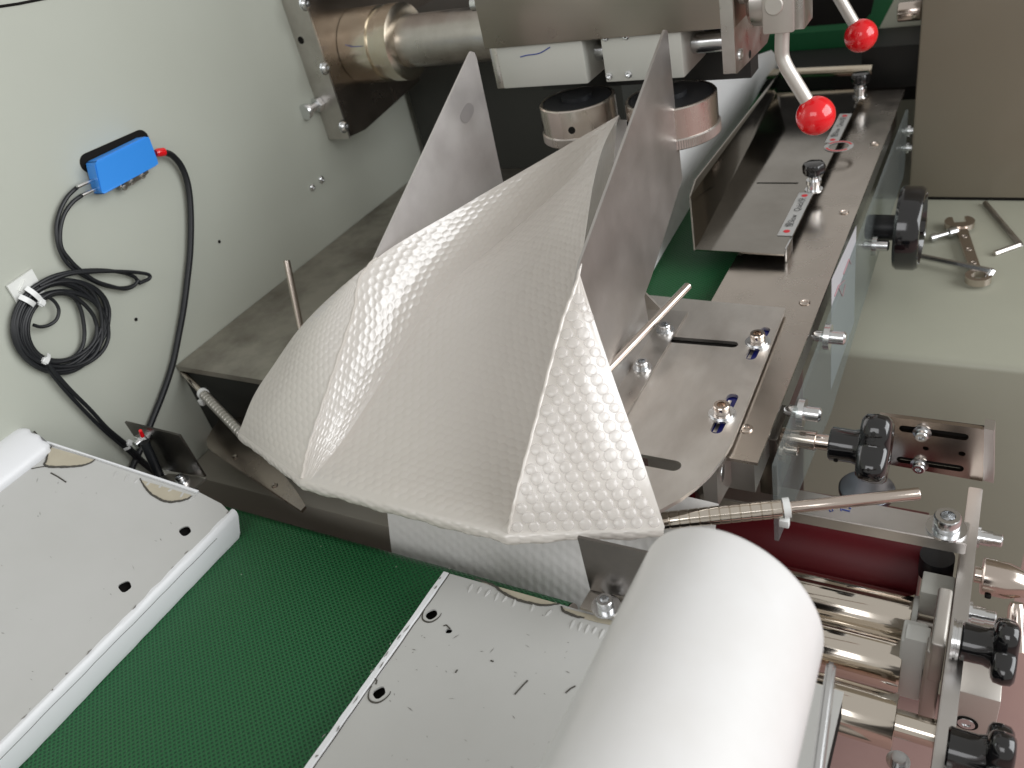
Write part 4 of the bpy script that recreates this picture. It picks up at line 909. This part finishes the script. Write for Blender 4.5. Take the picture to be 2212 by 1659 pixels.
# small steel brackets behind the panels
def foot_bracket(label, tl, tr_, br_, foot, y, zf, bolts, m, extra=None):
    t = thing('foot_bracket', label, 'bracket', S(*br_, y=y), 'bent steel brackets at the panel ends')
    b = B(); slab(b, [S(px, py, y=y) for px, py in (tl, tr_, br_, foot[0])], (0, .002, 0)); obj('upright_leaf', b, m, t)
    b = B(); slab(b, [S(px, py, z=zf) for px, py in foot[1]], (0, 0, -.002)); obj('foot_leaf', b, STEEL, t)
    for px, py, r in bolts:
        p = S(px, py, z=zf+.0001); b = B(); washer(b, p, (0, 0, 1), r*1.75, .0014); capscrew(b, p+V((0, 0, .0014)), (0, 0, 1), r, r*1.15); obj('cap_screw', b, ZINC, t)
    return t
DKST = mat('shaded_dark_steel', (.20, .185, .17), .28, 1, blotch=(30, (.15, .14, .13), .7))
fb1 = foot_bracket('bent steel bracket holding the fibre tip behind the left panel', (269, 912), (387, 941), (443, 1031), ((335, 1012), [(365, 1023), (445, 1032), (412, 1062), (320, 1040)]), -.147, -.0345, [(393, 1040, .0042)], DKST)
for px, py in ((309, 948), (355, 1028)):
    b = B(); p = S(px, py, y=-.1475); hexhead(b, p, (0, -1, 0), .0062, .005); lathe(b, p+V((0, -.005, 0)), (0, -1, 0), [(0, .004), (.004, .0035)], 14); obj('hex_nut', b, ZINC, fb1)
b = B(); tube(b, [S(308, 942, y=-.151), S(303, 930, y=-.152)], [.0018, .0014], 10); obj('red_fibre_tip', b, RED, fb1)
b = B(); tube(b, [S(345, 1030, y=-.155), S(330, 995, y=-.155), S(312, 955, y=-.153)], .0042, 12); obj('black_sleeve', b, BLACKR, fb1)
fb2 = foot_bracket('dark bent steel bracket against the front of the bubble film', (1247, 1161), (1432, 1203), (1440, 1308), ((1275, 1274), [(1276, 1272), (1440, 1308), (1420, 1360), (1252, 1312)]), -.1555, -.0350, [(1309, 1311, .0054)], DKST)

# ================================================================== BIG WHITE ROLL
vp = V(((2172-1106)/FOC, (-325-829.5)/FOC, 1.0)); rd = V((CAM_X.dot(vp), CAM_Y.dot(vp), CAM_Z.dot(vp))).normalized()
ra, rb = ray(1395, 1200), ray(1791, 1350)
n1 = rd.cross(ra).normalized(); n2 = rb.cross(rd).normalized()
u1 = (ra-rd*ra.dot(rd)).normalized(); u2 = (rb-rd*rb.dot(rd)).normalized()
half = math.acos(max(-1, min(1, u1.dot(u2))))/2; mid = (u1+u2).normalized()
RR = .044; dist = RR/math.sin(half)
axp = CAM_C+mid*dist
def tat(y): return (y-axp.y)/rd.y
tend = tat(-.2080)
pe = axp+rd*tend
print('roll', RR, dist, axp, rd, pe)
wr_ = thing('white_roll', 'large glossy white plastic roll lying over the right white panel', 'roll', pe)
b = B(); lathe(b, pe, -rd, [(0, RR-.0045), (.0004, RR-.0025), (.0013, RR-.0011), (.0028, RR-.0003), (.005, RR), (.36, RR)], 96, close=False)
sd = rd.cross(V((0, 0, 1))).normalized()
for vtx in b.verts: vtx.co -= rd*(.20*(vtx.co-pe).dot(sd)+.004)
obj('roll_shell', b, ROLL, wr_)
b = B(); lathe(b, pe-rd*.012, -rd, [(0, RR-.0068), (.004, RR-.010), (.05, RR-.010)], 64); obj('roll_core', b, NYLON, wr_)
# flat steel strip with rounded end right of the roll
b = B(); g0 = S(1797, 1462, z=-.020); g1 = S(1772, 1659, z=-.020); gd = (g1-g0).normalized()
o_ = [g0+V((0, 0, 0)), g0+V((0, 0, .006))-gd*.003, g0+V((0, 0, .011))-gd*.0015, g0+V((0, 0, .014))+gd*.004, g0+V((0, 0, .0145))+gd*.02, g0+V((0, 0, .0145))+gd*.3, g0+gd*.3]
slab(b, [p+V((-.003, 0, 0)) for p in o_], (.0050, 0, 0)); bmesh.ops.bevel(b, geom=[e for e in b.edges if len(e.link_faces) == 2 and e.calc_face_angle(0) > .8], offset=.0014, segments=3, affect='EDGES'); obj('guide_strip', b, ZINC, label='upright steel guide strip with rounded end right of the white roll', cat='guide strip')

# ================================================================== RIGHT SIDE MECHANISM
def star_knob(name, label, p, d, hub_r, hub_l, star_r, star_t, lobes=6, rot=0.):
    t = thing(name, label, 'star knob', p, 'black star knobs on the right side'); d, u, v = frame(d)
    b = B(); lathe(b, p, d, [(0, hub_r*.9), (.0012, hub_r), (hub_l*.75, hub_r*.97), (hub_l, hub_r*1.1)], 30); obj('hub', b, BLACKP, t)
    b = B(); n = 120; rings = []
    for tt, k_ in ((hub_l-.001, .62), (hub_l, .86), (hub_l+star_t*.14, .97), (hub_l+star_t*.5, 1.0), (hub_l+star_t*.84, .97), (hub_l+star_t, .86), (hub_l+star_t*1.05, .5)):
        rg = []
        for k in range(n):
            a = 2*PI*k/n; lob = .5+.5*math.cos(lobes*a+rot); r = star_r*(.66+.34*lob**.8)*k_
            rg.append(b.verts.new(p+d*tt+(u*math.cos(a)+v*math.sin(a))*r))
        rings.append(rg)
    for a, c in zip(rings, rings[1:]):
        for k in range(n): b.faces.new((a[k], a[(k+1) % n], c[(k+1) % n], c[k]))
    b.faces.new(rings[-1]); b.faces.new(rings[0][::-1]); obj('star_grip', b, BLACKP, t, sharp=50)
    return t
AX1 = V((1, .01, .0)).normalized()
kp = S(1793, 957, z=-.036)
k1 = star_knob('star_knob', 'large black star knob on the threaded shaft beside the cover strip', kp, AX1, .0125, .021, .0300, .0190, 4, 0.)
b = B(); s0 = V((.025, kp.y, kp.z)); L1 = kp.x-s0.x
pr = []
for k in range(16): pr += [(k*.0011, .0068), (k*.0011+.0005, .0061)]
pr += [(.018, .0072), (L1*.78, .0072), (L1*.78+.0005, .0060), (L1+.002, .0060)]
lathe(b, s0, (1, 0, 0), pr, 26); obj('threaded_shaft', b, NICKEL, k1)
b = B(); x_ = S(1800, 990, z=-.036); lathe(b, kp+AX1*.006+V((0, -.0105, -.006)), (0, -1, -.5), [(0, .0016), (.0012, .0015), (.0012, 0)], 12); obj('set_screw', b, HOLE, k1)
# lower guard lug and bolt under the strip
lg = thing('guard_lug', 'small steel lug and bolt under the end of the cover strip', 'lug', (.04, .0, -.06))
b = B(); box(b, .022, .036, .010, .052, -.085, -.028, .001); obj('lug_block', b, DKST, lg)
for px, py in ((1700, 968),):
    p = S(px, py, x=.040); b = B(); lathe(b, p+V((-.004, 0, 0)), (1, 0, 0), [(0, .011), (.003, .011), (.003, .0055), (.012, .0055), (.013, .004)], 20); obj('lug_bolt', b, NICKEL, lg)

# aluminium block below the end of the cover strip
ab = thing('aluminium_block', 'small aluminium block with a drilled hole under the rounded plate', 'block', S(1550, 1045, y=-.045))
q = [S(px, py, y=-.049) for px, py in ((1514, 1030), (1545, 990), (1553, 1095), (1530, 1096))]
q = [V((-.0085, -.052, -.005)), V((.0085, -.052, -.005)), V((.0060, -.052, -.062)), V((-.0035, -.052, -.062))]
p = [S(px, py, y=-.052) for px, py in ((1515, 1020), (1546, 1000), (1551, 1094), (1532, 1095))]
b = B(); slab(b, p, (0, .001, 0)); 
b.free(); b = B()
fA = [S(px, py, y=-.055) for px, py in ((1512, 1003), (1547, 1003), (1551, 1095), (1523, 1090))]
slab(b, fA, (0.004, .038, 0.002)); obj('block_body', b, ALU, ab)
hpx = S(1561, 1022, x=fA[1].x+.0035); b = B(); lathe(b, hpx, (1, .1, 0), [(0, .0062), (.0004, .0060), (.0004, .0046), (0, .004)], 22); obj('drilled_hole', b, ZINC, ab)
b = B(); lathe(b, hpx+V((.0001, 0, 0)), (1, .1, 0), [(0, .0046), (.0003, .0045)], 20); obj('hole_shadow', b, mat('drill_bore', (.25, .25, .25), .3, 1), ab)

# aluminium bar with its big cap screw
ZB = -.10
ba = thing('aluminium_bar', 'flat aluminium bar with a large cap screw and blue pen notes', 'bar', (.07, .015, ZB))
pts = [S(px, py, z=ZB) for px, py in ((1440, 1060), (1545, 1030), (1620, 1022), (1870, 1073), (2094, 1123), (2086, 1187), (1700, 1102), (1520, 1062))]
q = [V((-.06, .0045, ZB)), V((-.06, .040, ZB)), V((.1640, .040, ZB)), V((.1640, .0045, ZB))]
q = [S(1500, 1056, z=ZB), S(1500, 1010, z=ZB), S(1592, 1031, z=ZB), S(2096, 1128, z=ZB), S(2088, 1176, z=ZB), S(1512, 1068, z=ZB)]
b = B(); slab(b, q, (0, 0, -.0115)); bmesh.ops.bevel(b, geom=[e for e in b.edges if len(e.link_faces) == 2 and e.calc_face_angle(0) > .8], offset=.0008, segments=2, affect='EDGES'); obj('bar_body', b, ALU, ba)
p = S(2044, 1142, z=ZB); b = B(); washer(b, p, (0, 0, 1), .0135, .0018); obj('washer', b, ZINC, ba)
b = B(); capscrew(b, p+V((0, 0, .0018)), (0, 0, 1), .0090, .0115, 30); obj('cap_screw', b, ZINC, ba)
for pts in (((1790, 1097), (1793, 1105), (1799, 1103), (1796, 1096), (1803, 1094)), ((1815, 1092), (1817, 1103)), ((1819, 1100), (1830, 1103), (1836, 1104)), ((1826, 1096), (1832, 1092), (1834, 1097), (1838, 1099))):
    b = B(); tube(b, [S(px, py, z=ZB+.0003) for px, py in pts], .0005, 5); obj('pen_note', b, INK, ba)
# round disc under the knob
b = B(); lathe(b, S(1872, 1060, z=-.125), (0, 0, 1), [(-.004, .020), (0, .0215), (.003, .0215), (.004, .0200)], 40); obj('round_plate', b, mat('blued_steel', (.30, .32, .36), .3, 1), label='round blued steel disc below the large star knob', cat='disc')

# slotted bracket plate
sb_ = thing('slotted_bracket', 'steel bracket with two slots and screws beside the large star knob', 'bracket', (.14, .1, -.12))
YB = .100
f = [S(px, py, y=YB) for px, py in ((1900, 897), (2115, 926), (2128, 930), (2132, 940), (2122, 1040), (1900, 1000))]
def slotpx(p0, p1, r):
    a, c = S(*p0, y=YB), S(*p1, y=YB); d = (c-a).normalized(); u = V((0, 1, 0)).cross(d); o = []
    for cc, s in ((c, 1), (a, -1)):
        for k in range(9):
            g = -PI/2+PI*k/8; o.append(cc+(d*math.cos(g)+u*math.sin(g))*r*s)
    return o
hs = [slotpx((1952, 926), (2082, 944), .0033), slotpx((1946, 993), (2072, 1012), .0033), slotpx((1999, 968.5), (2000.5, 969), .0020), slotpx((2077, 980), (2079, 980.5), .0022)]
b = B(); slab(b, f, (0, .004, 0), hs); obj('bracket_plate', b, BRONZE, sb_)
b = B(); slab(b, [V((.104, YB+.0045, -.068)), V((.167, YB+.0045, -.068)), V((.167, YB+.0045, -.112)), V((.104, YB+.0045, -.112))], (0, .003, 0)); obj('slot_shade_backing', b, HOLE, sb_)  # dark sheet added behind the slots to stand in for their shade
b = B(); slab(b, [S(px, py, y=YB-.0005) for px, py in ((2126, 926), (2148, 930), (2146, 1044), (2124, 1038))], (0, .012, 0)); obj('end_strip', b, ALU, sb_)
for px, py in ((1992, 934), (1986, 1003)):
    p = S(px, py, y=YB); b = B(); lathe(b, p, (0, -1, 0), [(0, .0065), (.001, .0068), (.0016, .0048), (.006, .0048), (.007, .0040), (.007, .0024), (.005, .002), (.005, 0)], 22); obj('socket_screw', b, ZINC, sb_)

# vertical side rail along the right
sr = thing('side_rail', 'long aluminium side rail carrying the roller ends and knobs', 'side rail', (.167, -.1, -.2))
b = B(); q = [(.1624, .094, -.120), (.1722, .094, -.120), (.1722, -.45, -.120), (.1615, -.45, -.120)]
slab(b, q, (0, 0, -.075)); bmesh.ops.bevel(b, geom=[e for e in b.edges if len(e.link_faces) == 2 and e.calc_face_angle(0) > .8], offset=.0007, segments=2, affect='EDGES'); obj('rail_body', b, ALU, sr)
for px, py, rr in ((2148, 1162, .0052), (2118, 1325, .0065)):
    p = S(px-20, py, z=-.138); p.x = .1724; b = B(); lathe(b, p, (1, 0, 0), [(0, .0085), (.002, .0085), (.002, .0060), (.010, .0060), (.010, .0050), (.016, .0050), (.017, .004)], 20); obj('rail_bolt', b, ZINC, sr)

# rollers
def roller(name, label, cx_, cz_, cy_, x0, x1, r, m, cap=None, group=None, shaft=None):
    t = thing(name, label, 'roller', (x0, cy_, cz_), group)
    b = B(); cyl(b, (x0, cy_, cz_), (x1, cy_, cz_), r, 64, .0006); obj('roller_body', b, m, t)
    if cap: b = B(); cyl(b, (x1, cy_, cz_), (x1+cap[0], cy_, cz_), cap[1], 40, .0006); obj('end_cap', b, NYLON, t)
    b = B(); cyl(b, (x1-.001, cy_, cz_), (x1+(shaft[0] if shaft else .02), cy_, cz_), shaft[1] if shaft else .006, 24); obj('roller_shaft', b, shaft[2] if shaft else STEEL, t)
    return t
c1, c2, c3 = V((.1368, -.0085, -.173)), V((.1357, -.0455, -.178)), V((.1378, -.0955, -.175))
roller('chrome_roller', 'upper chrome roller with white end cap right of the white roll', 0, c1.z, c1.y, -.05, c1.x, .0205, CHROME, (.004, .0200), 'chrome rollers at the right')
roller('chrome_roller', 'middle chrome roller right of the white roll', 0, c2.z, c2.y, -.05, c2.x, .0200, CHROME, None, 'chrome rollers at the right')
roller('chrome_roller', 'lower chrome roller with a stepped shaft', 0, c3.z, c3.y, -.05, c3.x, .0190, CHROME, None, 'chrome rollers at the right', (.035, .0095, CHROME))
roller('red_roller', 'dark red rubber roller behind the chrome rollers', 0, -.186, .058, -.20, .1370, .046, REDR, None)
b = B(); box(b, -.10, .131, -.30, -.135, -.225, -.222); obj('steel_deck', b, DKST, label='dark steel sheet below the lower chrome roller', cat='sheet')
b = B(); lathe(b, S(1940, 1645, z=-.214)+V((0, 0, 0)), (0, 0, 1), [(0, .008), (.001, .008), (.001, .005), (.006, .005), (.006, .002)], 20); obj('deck_screw', b, ZINC, label='socket screw on the dark steel sheet near the photo bottom', cat='screw')

def boxpx(name, m, par, x0, x1, top, y0, y1, h, bev=.0012, **k):
    return obj(name, box(B(), x0, x1, y0, y1, top-h, top, bev), m, par, **k)
# nylon and aluminium blocks at the roller ends
nb = thing('bearing_holder', 'cream aluminium arm with white nylon bearing blocks at the roller ends', 'bearing holder', (.15, -.03, -.18))
a0 = S(1995, 1232, z=-.135); a1 = S(2062, 1244, z=-.135); a2 = S(1988, 1278, z=-.135)
obj('upper_nylon_block', box(B(), a0.x, .1618, a2.y, a0.y, -.160, -.135, .001), WHITEBOX, nb)
d0 = S(2030, 1265, z=-.118); d1 = S(2064, 1272, z=-.118); d2 = S(2006, 1388, z=-.118)
xA, xB = S(2018, 1330, z=-.118).x, .1612
b = B(); box(b, xA, xB, d2.y+.000, d0.y, -.160, -.118, .0022, 3); obj('arm_block', b, ALUP, nb)
e0 = S(2046, 1402, y=d2.y+.002)
b = B(); box(b, xA-.002, xB-.0005, d2.y+.0004, d2.y+.014, -.205, -.128, .002, 3); obj('arm_leg', b, ALUP, nb)
g0 = S(1970, 1350, z=-.135); 
obj('nylon_pad', box(B(), xA-.016, xA-.0006, S(1985, 1385, z=-.135).y, S(1985, 1350, z=-.135).y, -.165, -.135, .001), NYLON, nb)
obj('lower_nylon_block', box(B(), xA-.0185, xA-.0022, S(1985, 1385, z=-.140).y-.004, S(1985, 1385, z=-.140).y+.016, -.205, -.1385, .002), NYLON, nb)
b = B(); cyl(b, S(2025, 1200, z=-.135), S(2025, 1200, z=-.135)+V((0, 0, -.02)), .012, 28); obj('black_stop', b, BLACKR, nb)

kk = S(2060, 1380, z=-.106)
k2 = star_knob('star_knob', 'upper black star knob on the aluminium side rail', kk+V((.004, 0, 0)), (1, 0, 0), .0125, .018, .0245, .013, 4, 0.)
b = B(); lathe(b, kk+V((-.0012, 0, 0)), (1, 0, 0), [(0, .013), (.0016, .013), (.0018, .0120), (.0030, .0120), (.0032, .0128), (.0048, .0128)], 30); obj('washer_stack', b, ZINC, k2)
kk3 = S(2044, 1612, z=-.104)
k3 = star_knob('star_knob', 'lower black star knob at the bottom right corner', kk3, (1, 0, 0), .0120, .020, .0240, .013, 4, 0.)
fbk = thing('foot_block', 'pale aluminium block with a socket screw between the lower knobs', 'block', (.187, -.08, -.20))
y0 = S(2100, 1500, z=-.165).y
obj('block_body', box(B(), .1726, .1980, y0, y0+.030, -.225, -.165, .001), ALUP, fbk)
p = S(2087, 1562, y=y0-.0002); b = B(); lathe(b, p, (0, -1, 0), [(0, .0075), (.0003, .0075), (.0003, .0062), (-.0004, .006)], 26); obj('screw_recess', b, HOLE, fbk)
b = B(); lathe(b, p, (0, -1, 0), [(0, .0058), (.0010, .0056), (.0012, .003), (.0002, .0028), (.0002, 0)], 24); obj('socket_screw', b, ZINC, fbk)

# nickel clamp lever
cl = thing('clamp_lever', 'nickel plated clamp lever at the right photo edge', 'clamp lever', (.19, .0, -.12))
p0 = S(2106, 1240, z=-.138); p0.x = .1735
b = B(); lathe(b, p0, (1, .02, -.03), [(0, .006), (.004, .006), (.0045, .0125), (.0055, .0135), (.020, .0132), (.0325, .0095), (.0345, .008)], 36); obj('clamp_cone', b, NICKEL, cl)
q0 = p0+V((.0285, -.010, -.010)); q1 = S(2194, 1402, z=-.175)
b = B(); tube(b, [q0, q0.lerp(q1, .1), q0.lerp(q1, .5), q1], [.0040, .0055, .0065, .0085], 22); obj('handle_bar', b, NICKEL, cl)
b = B(); lathe(b, p0+V((.010, -.0122, -.006)), (.0, -1, -.4), [(0, .0022), (.002, .002)], 14); obj('pin_hole', b, HOLE, cl)
